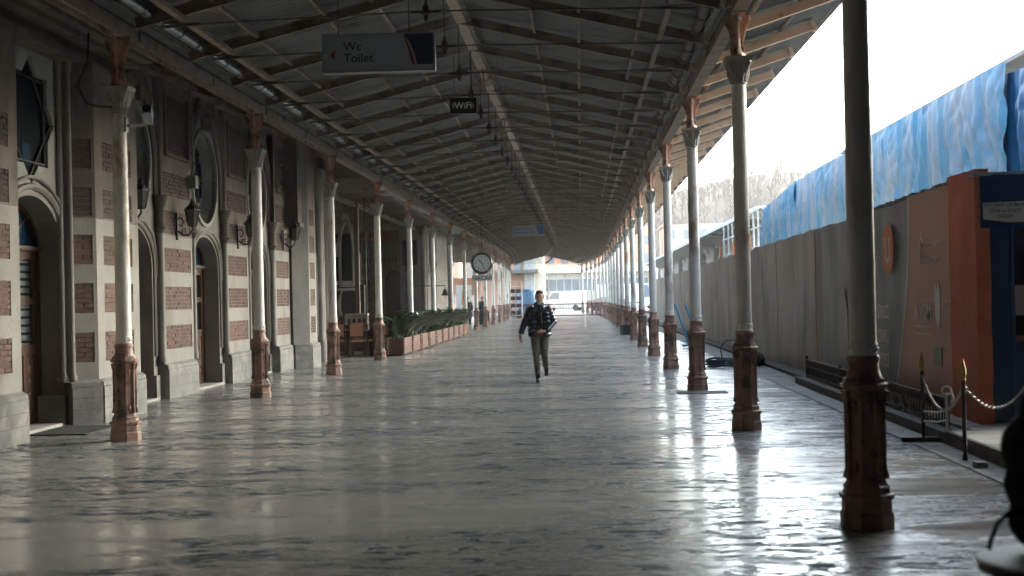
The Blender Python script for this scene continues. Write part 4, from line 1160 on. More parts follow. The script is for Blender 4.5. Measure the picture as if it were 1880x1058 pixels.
# orange printed field with a curved white edge
cur = []
for i in range(13):
    t_ = i / 12; cur.append((19.3 + .98 * (1 - t_) ** 1.6 * 1.0 if False else 19.0 + 1.15 * t_ ** .0 * (1 - t_) ** 1.7, .1 + (htop(19.2) - .12) * t_))
cur = [(18.65 + 1.1 * (1 - i / 12) ** 2, .10 + 2.70 * i / 12) for i in range(13)]
MB().prism([(16.62, .1)] + cur + [(16.62, 2.80)], HF, .030, .034).build('orange_print', 'vinyl_orange', hd_)
MB().prism(cur + [(u + .07, v) for u, v in cur[::-1]], HF, .030, .036).build('white_edge', 'vinyl_line', hd_)
TM = lambda y, z: Matrix.Translation((HX - .042, y, z)) @ Matrix(((0, 0, -1, 0), (-1, 0, 0, 0), (0, 1, 0, 0), (0, 0, 0, 1)))
for body, y, z, s_ in (('SİRKECİ', 20.72, 1.20, .27), ('ODAKLI', 20.72, .86, .27), ('PROJESİ', 20.72, .52, .27)):
    text(body, s_, 'lettering', 'logo_pale', hd_, TM(y, z), .001, squash=.72)
MB().lathe([(.36, 0), (.36, .004)], n=32).xf(TM(19.94, 2.16)).build('round_logo', 'logo_orange', hd_)
text('U', .5, 'lettering', 'text_pale', hd_, TM(19.94, 1.98) @ Matrix.Translation((0, 0, .006)), .001, 'CENTER')
for body, y, z, s_ in (('T.C. ULAŞTIRMA', 17.75, 2.10, .105), ('VE ALTYAPI', 17.75, 1.92, .105), ('AYGM', 18.42, 1.22, .30), ('FATİH', 17.1, 1.36, .13), ('BELEDİYESİ', 17.1, 1.25, .065)):
    text(body, s_, 'lettering', 'logo_pale', hd_, TM(y, z), .001)
MB().box(HX - .043, HX - .04, 17.6, 18.42, 1.12, 1.14).build('underline', 'logo_pale', hd_)
MB().box(HX - .043, HX - .04, 17.6, 18.42, 1.03, 1.045).build('underline', 'logo_pale', hd_)
crest = MB(); crest.tube([(.10 * math.cos(a), .15 * math.sin(a), 0) for a in [.6 + i * .35 for i in range(15)]], .012, 4); crest.ell((0, .2, 0), (.04, .04, .004), 6, 4); crest.ell((0, 0, 0), (.05, .05, .004), 6, 4)
crest.xf(TM(18.0, 2.08)); crest.build('crest_logo', 'logo_pale', hd_)
cr2 = MB(); cr2.prism([(-.13, .16), (-.1, .3), (0, .22), (.06, .34), (.13, .16), (.1, -.12), (0, -.26), (-.1, -.12)], lambda u, v, d: (u, v, d), 0, .004); cr2.xf(TM(17.25, 1.36)); cr2.build('crest_logo', 'logo_pale', hd_)
MB().box(HX - .043, HX - .04, 17.1, 17.45, .68, .90).build('green_patch', 'logo_green', hd_)
# faint printed figure shapes on the grey banner
MB().prism([(23.2, .5), (23.9, .5), (24.0, 1.1), (23.8, 1.55), (23.4, 1.65), (23.15, 1.3), (23.1, .9)], HF, .028, .031).build('printed_shape', 'vinyl_beige', hd_)
text('MA', .25, 'lettering', 'logo_pale', hd_, TM(22.2, 1.05), .001)
# orange wrapped end post
op = thing('orange_wrapped_post', 'square post wrapped in wrinkled orange cloth at the hoarding end', 'post')
mb = MB(); ring_n = 36; rows = 40
x0, x1, y0, y1 = HX - .05, HX + .10, 15.52, 16.62
for r_ in range(rows + 1):
    z = .12 + 2.76 * r_ / rows
    for j in range(ring_n):
        t_ = j / ring_n * 4; s_ = int(t_); f = t_ - s_
        px, py = [(x0 + (x1 - x0) * f, y0), (x1, y0 + (y1 - y0) * f), (x1 - (x1 - x0) * f, y1), (x0, y1 - (y1 - y0) * f)][s_]
        k = (.5 + .5 * math.cos(2 * PI * (z - .12) / 2.76)) ** 2
        d = .014 * noise.noise(Vector((px * 5, py * 5, z * 2.2))) + .035 * k * noise.noise(Vector((px * 4 + z * 3, py * 4 - z * 3.5, z * 1.5)))
        cx, cy_ = (x0 + x1) / 2, (y0 + y1) / 2; v = Vector((px - cx, (py - cy_) * .3, 0)).normalized()
        mb.v.append((px + v.x * d, py + v.y * d * 1.2, z))
for r_ in range(rows):
    for j in range(ring_n):
        a = r_ * ring_n; mb.f.append((a + j, a + (j + 1) % ring_n, a + ring_n + (j + 1) % ring_n, a + ring_n + j))
mb.f.append(tuple(rows * ring_n + j for j in range(ring_n)))
mb.build('cloth_wrap', 'orange_cloth', op, True, angle=70)
MB().box(x0 - .02, x1 + .03, y0 - .03, y0 + .2, 2.80, 2.83).build('binding_strap', 'sign_case', op)
# blue entrance panel and overhead notice facing the camera
ep = thing('entrance_screen', 'dark blue entrance screen beside the orange post', 'screen')
MB().box(4.41, 4.625, 15.56, 15.7, .14, 2.3).build('blue_board', 'blue_panel', ep)
MB().box(4.625, 4.66, 15.54, 15.72, .14, 2.3).build('door_jamb', 'blue_banner', ep)
mb = MB(); mb.box(4.66, 6.2, 15.95, 15.99, .14, 1.05); mb.build('low_barrier', 'blue_panel', ep)
MB().box(4.66, 6.2, 15.90, 15.94, 1.0, 1.06).build('red_rail', 'wall_brown', ep)
MB().box(4.66, 6.2, 16.3, 16.34, .14, 2.35).build('window_board', 'glass_pane', ep)
MB().box(4.66, 6.2, 16.26, 16.29, 1.28, 1.62).build('pale_strip', 'sign_case', ep)
eb = thing('notice_banner', 'blue banner with a Turkish photography notice above the entrance', 'banner')
mb = MB()
for j in range(9):
    for i in range(13):
        x = 4.30 + 1.3 * i / 12; z = 2.24 + .58 * j / 8
        mb.v.append((x, 15.50 + .012 * math.sin(x * 17 + z * 5), z))
for j in range(8):
    for i in range(12): a = j * 13 + i; mb.f.append((a, a + 1, a + 14, a + 13))
mb.build('blue_field', 'blue_banner', eb, True, angle=80)
fb = lambda u, v, d: (u, 15.482 - d, v)
MB().prism([(4.325, 2.51), (5.2, 2.53), (5.2, 2.33), (4.9, 2.30), (4.6, 2.295), (4.325, 2.335)], fb, 0, .003).build('white_field', 'vinyl_line', eb)
MB().prism([(4.325, 2.335), (4.6, 2.295), (4.9, 2.30), (4.9, 2.29), (4.6, 2.285), (4.325, 2.325)], fb, .001, .004).build('red_line', 'sign_red', eb)
for body, x, z, s_ in (('FOTOĞRAF ÇEKİMLERİ', 4.56, 2.465, .05), ('İZİNE ve ÜCRETE', 4.56, 2.405, .05), ('TABİDİR.', 4.56, 2.345, .05)):
    text(body, s_, 'lettering', 'text_blue', eb, Matrix.Translation((x, 15.476, z)) @ Matrix.Rotation(PI / 2, 4, 'X'), .0008, 'CENTER', squash=.86)
MB().tube([(4.2, 15.45, 2.83), (5.0, 15.45, 2.82), (6.2, 15.45, 2.84)], .012, 5).build('rope', 'sign_case', eb)
# low cast iron fence
fe = thing('low_iron_fence', 'low ornamental iron fence at the foot of the hoarding', 'fence')
fp = MB(); fp.box(-.008, .008, -.012, .012, 0, .30); fp.tube([(0, .045 * math.sin(a) + .0, .25 + .06 * math.cos(a)) for a in [2 * PI * i / 10 for i in range(10)]], .009, 4, True); fpm = fp.mesh('fence_paling', 'iron_rust')
y = 15.6; k = 0
while y < 25.0:
    inst('fence_paling', fpm, fe, (3.9, y, .11)); y += .13; k += 1
for z in (.16, .30, .42): MB().box(3.885, 3.915, 15.5, 25.0, z - .008, z + .008).build('fence_rail', 'iron_rust', fe)
for y in (15.5, 18.6, 21.8, 25.0): MB().box(3.88, 3.92, y - .02, y + .02, .1, .48).build('fence_post', 'iron_rust', fe)
t = thing('pale_scroll_post', 'small off-white scroll-topped post at the near end of the low fence', 'post', (3.72, 14.8, .13))
b = MB(); b.box(-.013, .013, -.013, .013, 0, .38); b.tube([(.05 * math.cos(a), 0, .42 + .045 * math.sin(a)) for a in [2 * PI * i / 10 for i in range(10)]], .012, 5, True)
b.tube([(.05, 0, .4), (.07, 0, .34), (.05, 0, .30)], .012, 5)
for z in (.10, .20): b.tube([(0, 0, z + .02), (-.1, 0, z), (-.24, 0, z + .015)], .011, 5)
b.build('post_body', 'logo_pale', t, True)
# chain stanchions
stn = [((3.56, 15.15), 0, 'black chain stanchion with gold spear tip standing on a flat steel bar'), ((3.53, 13.42), 0, 'middle black stanchion with gold spear tip holding both chains'),
       ((4.35, 13.9), .135, 'black stanchion with gold spear tip in front of the dark blue screen'), ((5.3, 13.6), .135, 'last black stanchion of the chain, by the frame edge')]
tops = []
for (x, y), z0, lb in stn:
    t = thing('chain_stanchion', lb, 'stanchion', (x, y, z0), 0, 'chain stanchions')
    MB().lathe([(.02, 0), (.02, .74)], n=10).build('post', 'iron_black', t, True)
    MB().lathe([(.022, .74), (.018, .76), (.030, .80), (.027, .85), (.012, .91), (.002, .95)], n=8).build('spear_tip', 'brass', t)
    if z0 == 0 and y > 14: MB().box(-.23, .17, -.03, .03, .001, .045).build('foot_bar', 'iron_black', t)
    else: MB().lathe([(.026, 0), (.026, .05)], n=10).build('foot_collar', 'iron_black', t)
    tops.append(Vector((x, y, z0 + .70)))
def link_mesh():
    return MB().tube([(.018 * math.cos(a), .011 * math.sin(a), 0) for a in [2 * PI * i / 10 for i in range(10)]], .0042, 5, True).mesh('chain_link', 'steel_chain', True)
lm_ = link_mesh()
for ci in range(3):
    a, b_ = tops[ci], tops[ci + 1]; n_ = int((b_ - a).length * 1.25 / .030)
    t = thing('hanging_chain', ['steel chain hanging between the steel bar stanchion and the middle one', 'bright steel chain sagging in front of the orange post', 'steel chain running off behind the dark bag'][ci], 'chain', (0, 0, 0), 0, 'stanchion chains')
    sag = .30
    P_ = [a.lerp(b_, i / n_) - Vector((0, 0, sag * 4 * (i / n_) * (1 - i / n_))) for i in range(n_ + 1)]
    for i in range(n_):
        d = (P_[i + 1] - P_[i]); o = inst('chain_link', lm_, t)
        q_ = d.to_track_quat('X', 'Z'); M_ = Matrix.Translation((P_[i] + P_[i + 1]) / 2) @ q_.to_matrix().to_4x4() @ Matrix.Rotation(PI / 2 * (i % 2) + .3, 4, 'X')
        o.matrix_local = M_ @ Matrix.Diagonal((1.15, 1, 1, 1))
# cable coil
t = thing('cable_coil', 'coil of dark blue cable lying behind the second hoarding-side column', 'cable')
for i in range(9):
    r = .30 + .03 * (i % 4); cx, cy_ = 3.1 + .05 * math.sin(i * 2), 31.2 + .05 * math.cos(i * 3)
    MB().tube([(cx + r * 1.25 * math.cos(a), cy_ + r * math.sin(a), .02 + .02 * i + .015 * math.sin(3 * a + i)) for a in [2 * PI * k / 22 for k in range(22)]], .014, 5, True).build('cable_loop', 'cable', t, True)
MB().tube([(3.05, 31.2, .15), (3.0, 31.2, .42), (3.15, 31.25, .58), (3.5, 31.3, .58), (3.75, 31.3, .42), (3.85, 31.3, .05)], .014, 5).build('cable_loop', 'cable', t, True)
t = thing('equipment_bag', 'low black equipment bag against the foot of the hoarding', 'bag', (3.78, 31.6, 0))
b = MB(); b.ell((0, 0, .14), (.24, .5, .17), 14, 8); b.build('bag_body', 'black_cloth', t, True); MB().tube([(0, -.3, .3), (0, 0, .42), (0, .3, .3)], .015, 5).build('handle', 'black_cloth', t, True)
# floor items
t = tag(MB().box(-7.0, -6.25, 17.6, 18.9, .001, .018).build('door_mat', 'mat_rubber'), 'dark rubber mat in front of the first door', 'door mat')
t = thing('floor_hatch', 'narrow recessed floor hatch between the facade columns', 'hatch', (-4.8, 24, 0)); MB().box(-.26, .26, -.16, .16, .001, .006).build('hatch_plate', 'concrete', t); MB().box(-.27, .27, .17, .21, .001, .005).build('hatch_slot', 'dark_void', t)
t = thing('floor_plate', 'flat metal floor plate at the foot of the third hoarding-side column', 'plate', (1.92, 23.2, 0)); MB().box(-.4, .4, -.28, .28, .001, .012).build('plate_sheet', 'concrete_dark', t)
t = tag(MB().box(3.48, 3.58, 12.85, 12.98, .0, .045).build('stone_chip', 'concrete'), 'loose concrete chip lying by the drainage channel', 'stone')
t = thing('column_box', 'dark grey junction box strapped low on a far hoarding-side column', 'box', (XR - .1, R0 + 7 * RS - .35, 0)); MB().box(-.22, .2, -.2, .2, 0, .38).build('box_body', 'iron_black', t); MB().box(-.23, .21, -.21, .21, .38, .41).build('box_lid', 'concrete_dark', t)
t = thing('blue_trolley', 'blue framed trolley leaning against the hoarding far along', 'trolley', (3.2, 43, 0))
MB().bar((0, 0, .1), (-.35, .4, 1.3), .05, .05).build('trolley_frame', 'blue_tank', t); MB().bar((.3, 0, .1), (-.05, .4, 1.3), .05, .05).build('trolley_frame', 'blue_tank', t); MB().box(-.2, .4, -.3, .1, .04, .1).build('trolley_shoe', 'blue_tank', t)

nb = thing('unseen_shade_block', 'unseen tall stone block added beyond the frame edge to shade the near platform', 'building')
MB().box(8.6, 34, -6, 17, -.9, 11).build('wall', 'stone_dark', nb)  # unseen block, added to keep sun and skylight off the foreground
# ================================================================== OPPOSITE PLATFORM WITH TARPS
opx = 6.5
oc = thing('opposite_canopy', 'white concrete canopy on arched brackets over the opposite platform', 'canopy')
def zt(y): return 4.92 if y < 35 else 4.92 - .3 * min(1, (y - 35) / 18)
mb = MB(); mb.box(opx + .05, opx + 3.5, -5.9, 41, 4.98, 5.06); mb.box(opx + .02, opx + 3.5, 52.05, 150, 4.70, 4.76); mb.build('roof_slab', 'white_paint', oc)
MB().box(opx - .03, opx + .01, 52.5, 150, 4.62, 4.79).build('roof_fascia', 'white_paint', oc)
for i in range(24):
    y = 54 + i * 4.0
    b = MB(); b.prism([(opx + .08, 4.69), (opx + 1.58, 4.69), (opx + 1.58, 4.1), (opx + 1.3, 4.42), (opx + .8, 4.56), (opx + .08, 4.62)], lambda u, v, d, y=y: (u, y + d, v), -.12, .12); b.build('roof_bracket', 'white_paint', oc)
ob = thing('opposite_building', 'white arcaded building with arched windows across the tracks', 'building')
for i in range(9):
    y0_ = 58 + i * 10.5; yc = y0_ + 5.25
    MB().plate(rect(y0_, y0_ + 10.5, -.9, 4.69), [[(u, v) for u, v in arch(yc, 3.3, 1.2, 2.9, 1.5)]], lambda u, v, d: (opx + 1.6 - d, u, v), 0, .3).build('wall', 'white_paint', ob)
    w_ = MB().prism(arch(yc, 3.32, 1.2, 2.9, 1.52), lambda u, v, d: (opx + 1.6 - d, u, v), -.32, -.3).build('window', 'far_glass', ob)
    g = MB()
    for k in (-2, -1, 0, 1, 2): g.box(opx + 1.84, opx + 1.88, yc + k * 1.1 - .06, yc + k * 1.1 + .06, 1.2, 4.1)
    for z in (2.6, 3.3, 3.8): g.box(opx + 1.84, opx + 1.88, yc - 3.1, yc + 3.1, z - .04, z + .04)
    g.build('glazing_bar', 'white_paint', w_)
MB().box(opx + 1.62, opx + 12, 58, 150, 4.8, 5.0).build('roof', 'far_grey', ob)
sf = thing('steel_scaffold', 'white steel scaffold frame between the canopy and the tarpaulins', 'scaffold')
for y in (50.8, 52.2, 53.6, 61.0, 62.6, 64.6):
    for x in (opx, opx + 1.0): MB().tube([(x, y, -.9), (x, y, 4.7)], .035, 6).build('scaffold_post', 'white_paint', sf, True)
for z in (2.6, 3.3, 4.0, 4.65):
    for x in (opx, opx + 1.0): MB().tube([(x, 50.2, z), (x, 65, z)], .03, 6).build('scaffold_rail', 'white_paint', sf, True)
for y, z in ((54.2, 3.5), (60.2, 3.5), (66, 3.5)): MB().box(opx - .06, opx - .02, y, y + .5, z - .25, z + .25).build('orange_guard', 'logo_orange', sf)
MB().box(opx + 1.5, opx + 1.54, 44, 53, 2.5, 4.9).build('dark_panel', 'far_glass', sf)
# tarpaulins: folded sheets hung from the roof edge
def tarp(y0, y1, z_top, z_bot, mat, label, seed, fold=.09, diag=.5, dx=0.0, freq=5.0):
    ny = int((y1 - y0) * 26); nzz = 44; mb = MB(); rnd = random.Random(seed)
    sx = rnd.uniform(0, 50)
    for j in range(nzz + 1):
        v = j / nzz
        for i in range(ny + 1):
            u = i / ny; y = y0 + (y1 - y0) * u
            zt_ = z_top(y) + .03 * noise.noise(Vector((y * 1.5, sx, 0))); zb = z_bot(y) + .10 * noise.noise(Vector((y * 1.1, sx, 7)))
            z = zt_ + (zb - zt_) * v
            s_ = y + diag * v * v * (z_top(y) - z_bot(y)) * .8 * math.sin(y * .35 + sx)
            amp = fold * (.25 + .9 * v)
            d = amp * (math.sin(s_ * freq + 2.5 * noise.noise(Vector((s_ * .8, v * .6, sx)))) * .5 + .8 * noise.noise(Vector((s_ * 2.3, v * 1.1, sx + 3))) + .25 * math.sin(s_ * freq * 2.7 + sx))
            d += .06 * abs(noise.noise(Vector((s_ * 1.6 + z * 1.8, z * 1.9, sx + 9)))) + .05 * abs(noise.noise(Vector((s_ * 4.0 - z * 1.2, z * 2.2, sx + 19)))) * (.4 + v) + .014 * abs(noise.noise(Vector((s_ * 11, z * 6, sx))))
            mb.v.append((opx - .12 + dx - d - .03 * math.sin(PI * min(1, v * 1.3)), y, z))
    for j in range(nzz):
        for i in range(ny):
            a = j * (ny + 1) + i; mb.f.append((a, a + 1, a + ny + 2, a + ny + 1))
    o = mb.build('blue_tarpaulin', mat, None, True, angle=180)
    tag(o, label, 'tarpaulin', 'blue tarpaulins over the opposite roof')
lt_ = lambda a, b, z0, z1: (lambda y: z0 + (z1 - z0) * (y - a) / (b - a))
tarp(21.4, 27.2, lambda y: 4.95, lambda y: 3.15, 'tarp', 'bright blue tarpaulin with long diagonal folds above the orange post', 1, .12, .7, 0, 6)
tarp(26.8, 31.8, lambda y: 4.95, lambda y: 3.1, 'tarp', 'pale crumpled blue tarpaulin sagging just beyond the dark near column', 2, .09, .6, .02, 6)
tarp(31.4, 36.8, lambda y: 4.95 - .02 * (y - 31.5), lambda y: 3.05, 'tarp', 'washed-out blue tarpaulin between the two closest hoarding-side columns', 3, .11, .2, .0, 6)
tarp(36.3, 42.6, lambda y: 4.86, lambda y: 3.0, 'tarp', 'blue tarpaulin with grey patches and a dark pleat', 4, .11, .2, .03, 5.5)
tarp(42.2, 49.6, lambda y: 4.84 - .05 * (y - 42.2), lambda y: 3.0, 'tarp', 'far blue tarpaulin with a torn hanging corner by the scaffold', 5, .14, .2, -.02, 5)
tarp(17.5, 22.3, lambda y: 4.84 - .05 * (22.3 - y), lambda y: 2.6, 'tarp_deep', 'deep blue tarpaulin at the frame edge', 6, .12, .4, .12, 7)
t = thing('roof_edge_beam', 'pale roof edge beam showing above the deep blue tarpaulin', 'beam'); MB().box(opx - .1, opx + .3, 17, 35, 4.93, 5.0).build('edge_board', 'concrete', t); MB().box(opx - .15, opx + .6, 20.2, 20.4, 4.55, 4.9).build('beam_end', 'white_paint', t)

# ================================================================== FAR END
def crowd_barrier(x, y, rz_, label):
    t = thing('crowd_barrier', label, 'barrier', (x, y, 0), rz_, 'crowd barriers across the platform end')
    f = MB(); f.tube([(-1.1, 0, .15), (-1.1, 0, 1.05), (1.1, 0, 1.05), (1.1, 0, .15)], .05, 5, True)
    f.build('barrier_frame', 'barrier_steel', t)
    b = MB()
    for i in range(9): b.bar((-.9 + i * .225, 0, .17), (-.9 + i * .225, 0, 1.03), .03, .03)
    b.build('upright', 'barrier_steel', t)
    for x_ in (-.8, .8): MB().box(x_ - .03, x_ + .03, -.3, .3, 0, .05).build('foot', 'far_grey', t)
for i in range(5): crowd_barrier(-5.0 + i * 2.3 - .6, 112 + .3 * math.sin(i), .03 * (i - 2), 'grey metal crowd barrier across the platform end, %s from the clock side' % ordw(i))
t = thing('brick_tower', 'brick and concrete tower block seen under the end of the canopy', 'building')
MB().box(-12, -6.3, 160, 168, 0, 14).build('wall', 'far_brick', t); MB().box(-6.3, -5.2, 159, 168, 0, 16).build('stair_shaft', 'concrete', t)
MB().box(-5.2, -4.2, 160, 168, 0, 18).build('wall', 'far_cream', t)
MB().box(-12, -4.7, 157.5, 160, 4.4, 4.75).build('awning_slab', 'concrete_dark', t)
for k in range(4): MB().box(-7.4, -6.7, 159.93, 159.98, 1.2 + 3 * k, 2.6 + 3 * k).build('window', 'far_glass', t)
t = thing('long_pale_building', 'long pale building with a band of blue windows beyond the platform end', 'building')
MB().box(-6, 32, 205, 220, 0, 2.4).build('wall', 'far_cream', t); MB().box(-6, 32, 205.3, 220, 2.4, 5.0).build('wall', 'white_paint', t)
MB().box(-7, 33, 203.5, 220, 5.05, 6.1).build('roof_fascia', 'far_cream', t)
for i in range(34):
    x = -5.6 + i * 1.1; MB().box(x, x + .9, 205.1, 205.28, 2.5, 4.15).build('window', 'far_glass', t)
    MB().box(x + .95, x + 1.03, 204.7, 205.1, 0, 5.0).build('pier', 'far_cream', t)
def block(x0, x1, y, z, mat, label, nw=4, nf=4, d=12):
    t = thing('apartment_block', label, 'building')
    MB().box(x0, x1, y, y + d, -.5, z).build('wall', mat, t); MB().box(x0 - .3, x1 + .3, y - .3, y + d, z, z + .4).build('roof', 'far_grey', t)
    for i in range(nw):
        for j in range(nf):
            x = x0 + (x1 - x0) * (i + .3) / nw; zz = z * (j + .35) / nf
            MB().box(x, x + (x1 - x0) / nw * .45, y - .08, y - .02, zz, zz + z / nf * .5).build('window', 'far_glass', t)
block(-6, 12, 235, 18, 'far_orange', 'warm orange apartment block above the long pale building', 8, 6)
block(-40, -18, 210, 14, 'far_orange', 'orange walled block seen beneath the side canopy', 8, 5)
block(-62, -42, 200, 12, 'far_cream', 'cream block far behind the side canopy', 6, 4)
block(14, 30, 240, 13, 'far_cream', 'cream block behind the long pale building', 6, 4)
wl = thing('site_screen_wall', 'pale grey printed screen wall behind the far columns', 'wall')
MB().box(-11.5, -11.4, 78, 112, 0, 2.15).build('screen_panel', 'sign_white', wl); MB().box(-14, -11.4, 112, 112.1, 0, 2.2).build('screen_panel', 'sign_white', wl)
mb = MB(); rnd = random.Random(5)
for i in range(26): mb.box(-11.39, -11.385, 79 + i * 1.2, 79.1 + i * 1.2 + rnd.random() * .3, .7, 1.3 + rnd.random() * .4)
mb.build('printed_marks', 'far_grey', wl)
t = thing('advert_stand', 'orange and white advertising stand behind the far columns', 'stand', (-8.6, 100, 0))
MB().box(-.9, 1.5, 0, .1, 1.9, 3.1).build('orange_head', 'far_orange', t); MB().box(-.2, .9, -.05, 0, .2, 2.6).build('poster', 'white_paint', t); MB().box(.2, .6, -.08, -.05, 1.2, 2.2).build('poster_print', 'logo_orange', t)
t = thing('storage_rack', 'pale wheeled shelf rack loaded with dark crates at the platform end', 'rack', (-4.95, 108, 0))
for x in (-.45, .45): MB().box(x - .03, x + .03, -.3, .3, .1, 2.9).build('upright', 'far_cream', t)
for z in (.3, .85, 1.4, 1.95, 2.5, 2.9): MB().box(-.45, .45, -.3, .3, z - .02, z + .02).build('shelf', 'far_cream', t)
for i, z in enumerate((.34, .89, 1.44, 1.99)):
    for x in (-.22, .2):
        c = MB().box(-4.95 + x - .17, -4.95 + x + .17, 107.75, 108.2, z, z + .3).build('storage_crate', 'iron_black'); tag(c, 'dark crate on shelf level %s of the wheeled rack, %s side' % (('one', 'two', 'three', 'four')[i], 'outer' if x < 0 else 'platform'), 'crate', 'crates on the rack')
t = thing('water_tank', 'light blue plastic tank with a black hose behind the walking man', 'tank', (-4.3, 113.5, .3))
MB().lathe([(.6, 0), (.78, .1), (.8, 1.4), (.7, 1.75), (.3, 1.95), (.3, 2.02)], n=20).build('tank_body', 'blue_tank', t, True)
MB().tube([(-.7, -.8, .3), (-.2, -.86, .8), (.4, -.86, .7), (.8, -.7, 0)], .05, 6).build('hose', 'iron_black', t, True); MB().box(-.8, .8, -.8, .8, -.3, 0).build('pallet', 'planter_wood', t)
def van(x, y, rz_, mat, label, L=5.2, H=2.3, name='parked_van', cat='van'):
    t = thing(name, label, cat, (x, y, 0), rz_)
    b = MB(); b.prism([(-L / 2, .4), (L / 2, .4), (L / 2, 1.0), (L / 2 - .15, 1.15), (L / 2 - .9, 1.3), (L / 2 - 1.5, H), (-L / 2 + .1, H), (-L / 2, H - .3)], lambda u, v, d: (u, d, v), -.95, .95); b.build('body', mat, t)
    for x_ in (-L / 2 + 1.0, L / 2 - 1.0):
        for s_ in (-1, 1):
            wmb = MB(); wmb.lathe([(.34, -.1), (.36, -.05), (.36, .05), (.34, .1)], n=18); wmb.xf(Matrix.Translation((x_, s_ * .9, .36)) @ Matrix.Rotation(PI / 2, 4, 'X')); wmb.build('wheel', 'iron_black', t)
    for s_ in (-1, 1): MB().prism([(L / 2 - 1.0, 1.38), (L / 2 - 1.5, H - .15), (L / 2 - 2.3, H - .15), (L / 2 - 2.3, 1.38)], lambda u, v, d, s_=s_: (u, s_ * .955 + d, v), -.005, .005).build('side_window', 'far_glass', t)
    MB().add([(L / 2 - .92, -.85, 1.33), (L / 2 - .92, .85, 1.33), (L / 2 - 1.48, .85, H - .03), (L / 2 - 1.48, -.85, H - .03)], [(0, 1, 2, 3)]).xf(Matrix.Translation((.03, 0, .02))).build('windscreen', 'far_glass', t)
    for s_ in (-1, 1): MB().box(L / 2 - .02, L / 2 + .02, s_ * .7 - .15, s_ * .7 + .15, .75, .9).build('headlight', 'glassware', t)
van(-2.0, 165, 2.9, 'white_paint', 'white delivery van parked beyond the barriers behind the man')
van(5.5, 168, .1, 'white_paint', 'long white truck beyond the barriers', 7.5, 3.0, 'parked_truck', 'truck')
van(2.6, 150, 3.1, 'far_brick', 'brown car parked near the pale building', 4.0, 1.5, 'parked_car', 'car')
t = thing('lamp_post', 'thin lamp post with an arm by the brick tower', 'lamp post', (-6.2, 125, 0)); MB().tube([(0, 0, 0), (0, 0, 4.2), (-1.0, 0, 4.3)], .05, 6).build('pole', 'far_grey', t)

# people in the distance
def remeshed(mb, voxel, name, mat, parent, smooth_it=2):
    me = bpy.data.meshes.new(name); me.from_pydata(mb.v, [], mb.f)
    bm = bmesh.new(); bm.from_mesh(me); bmesh.ops.recalc_face_normals(bm, faces=bm.faces); bm.to_mesh(me); bm.free()
    o = bpy.data.objects.new(name, me); C.objects.link(o)
    md = o.modifiers.new('r', 'REMESH'); md.mode = 'VOXEL'; md.voxel_size = voxel; md.use_smooth_shade = True
    sm = o.modifiers.new('s', 'SMOOTH'); sm.iterations = smooth_it; sm.factor = .5
    bpy.context.view_layer.update()
    m2 = bpy.data.meshes.new_from_object(o.evaluated_get(bpy.context.evaluated_depsgraph_get())); m2.name = name
    C.objects.unlink(o); bpy.data.objects.remove(o)
    m2.materials.clear(); m2.materials.append(MT[mat])
    for p in m2.polygons: p.use_smooth = True
    return inst(name, m2, parent)
def limb(mb, pts, rs, sub=3):
    """overlapping balls joined by tapered tubes"""
    for i in range(len(pts) - 1):
        a, b = Vector(pts[i]), Vector(pts[i + 1]); mb.tube([a, a.lerp(b, .5), b], [rs[i], (rs[i] + rs[i + 1]) / 2, rs[i + 1]], 14)
    for p, r in zip(pts, rs): mb.ell(p, r * .995, 14, 9)
    return mb
def far_person(x, y, rz_, label, seated=False, coat='black_cloth', bag=False):
    t = thing('person', label, 'person', (x, y, 0), rz_, 'people waiting by the far columns')
    b = MB(); hz = 0 if not seated else -.42
    b.ell((0, 0, 1.62 + hz), (.085, .1, .12), 12, 8); limb(b, [(0, 0, 1.5 + hz), (0, 0, 1.4 + hz)], [.055, .06])
    b.ell((0, 0, 1.2 + hz), (.2, .13, .27), 12, 8); b.ell((0, 0, .95 + hz), (.17, .12, .16), 12, 8)
    for s_ in (-1, 1):
        limb(b, [(s_ * .2, 0, 1.38 + hz), (s_ * .25, -.02, 1.1 + hz), (s_ * .2, -.18, .95 + hz)], [.06, .05, .035])
        b.ell((s_ * .19, -.23, .93 + hz), (.03, .05, .04), 8, 6)
        if seated: limb(b, [(s_ * .1, 0, .5), (s_ * .12, -.42, .5), (s_ * .12, -.45, .08)], [.09, .075, .05])
        else: limb(b, [(s_ * .09, 0, .9), (s_ * .1, -.03, .5), (s_ * .1, 0, .08)], [.09, .07, .05])
        b.ell((s_ * .11, (-.52 if seated else -.06), .045), (.045, .13, .045), 8, 6)
    remeshed(b, .025, 'body', 'skin', t)
    c = MB(); c.ell((0, 0, 1.18 + hz), (.225, .16, .3), 12, 8); c.ell((0, 0, .93 + hz), (.2, .15, .2), 12, 8)
    for s_ in (-1, 1): limb(c, [(s_ * .2, 0, 1.38 + hz), (s_ * .26, -.02, 1.1 + hz), (s_ * .2, -.17, .96 + hz)], [.08, .07, .05])
    remeshed(c, .025, 'coat', coat, t)
    l_ = MB()
    for s_ in (-1, 1):
        if seated: limb(l_, [(s_ * .1, 0, .5), (s_ * .12, -.42, .5), (s_ * .12, -.45, .14)], [.11, .09, .065])
        else: limb(l_, [(s_ * .09, 0, .95), (s_ * .1, -.03, .5), (s_ * .1, 0, .12)], [.115, .085, .065])
    remeshed(l_, .025, 'trousers', 'black_cloth', t)
    h = MB(); h.ell((0, .015, 1.66 + hz), (.095, .105, .1), 12, 8); h.build('hair', 'hair', t, True)
far_person(-6.7, 84, .6, 'person in a dark coat standing beside a column past the planters')
far_person(-6.0, 86.5, -.5, 'person in a black coat standing with a large black suitcase')
far_person(-6.5, 93, 2.6, 'person in dark clothes walking away behind the far columns')
far_person(-7.3, 79, 1.2, 'person in dark clothes seated at the end of the planters', True)
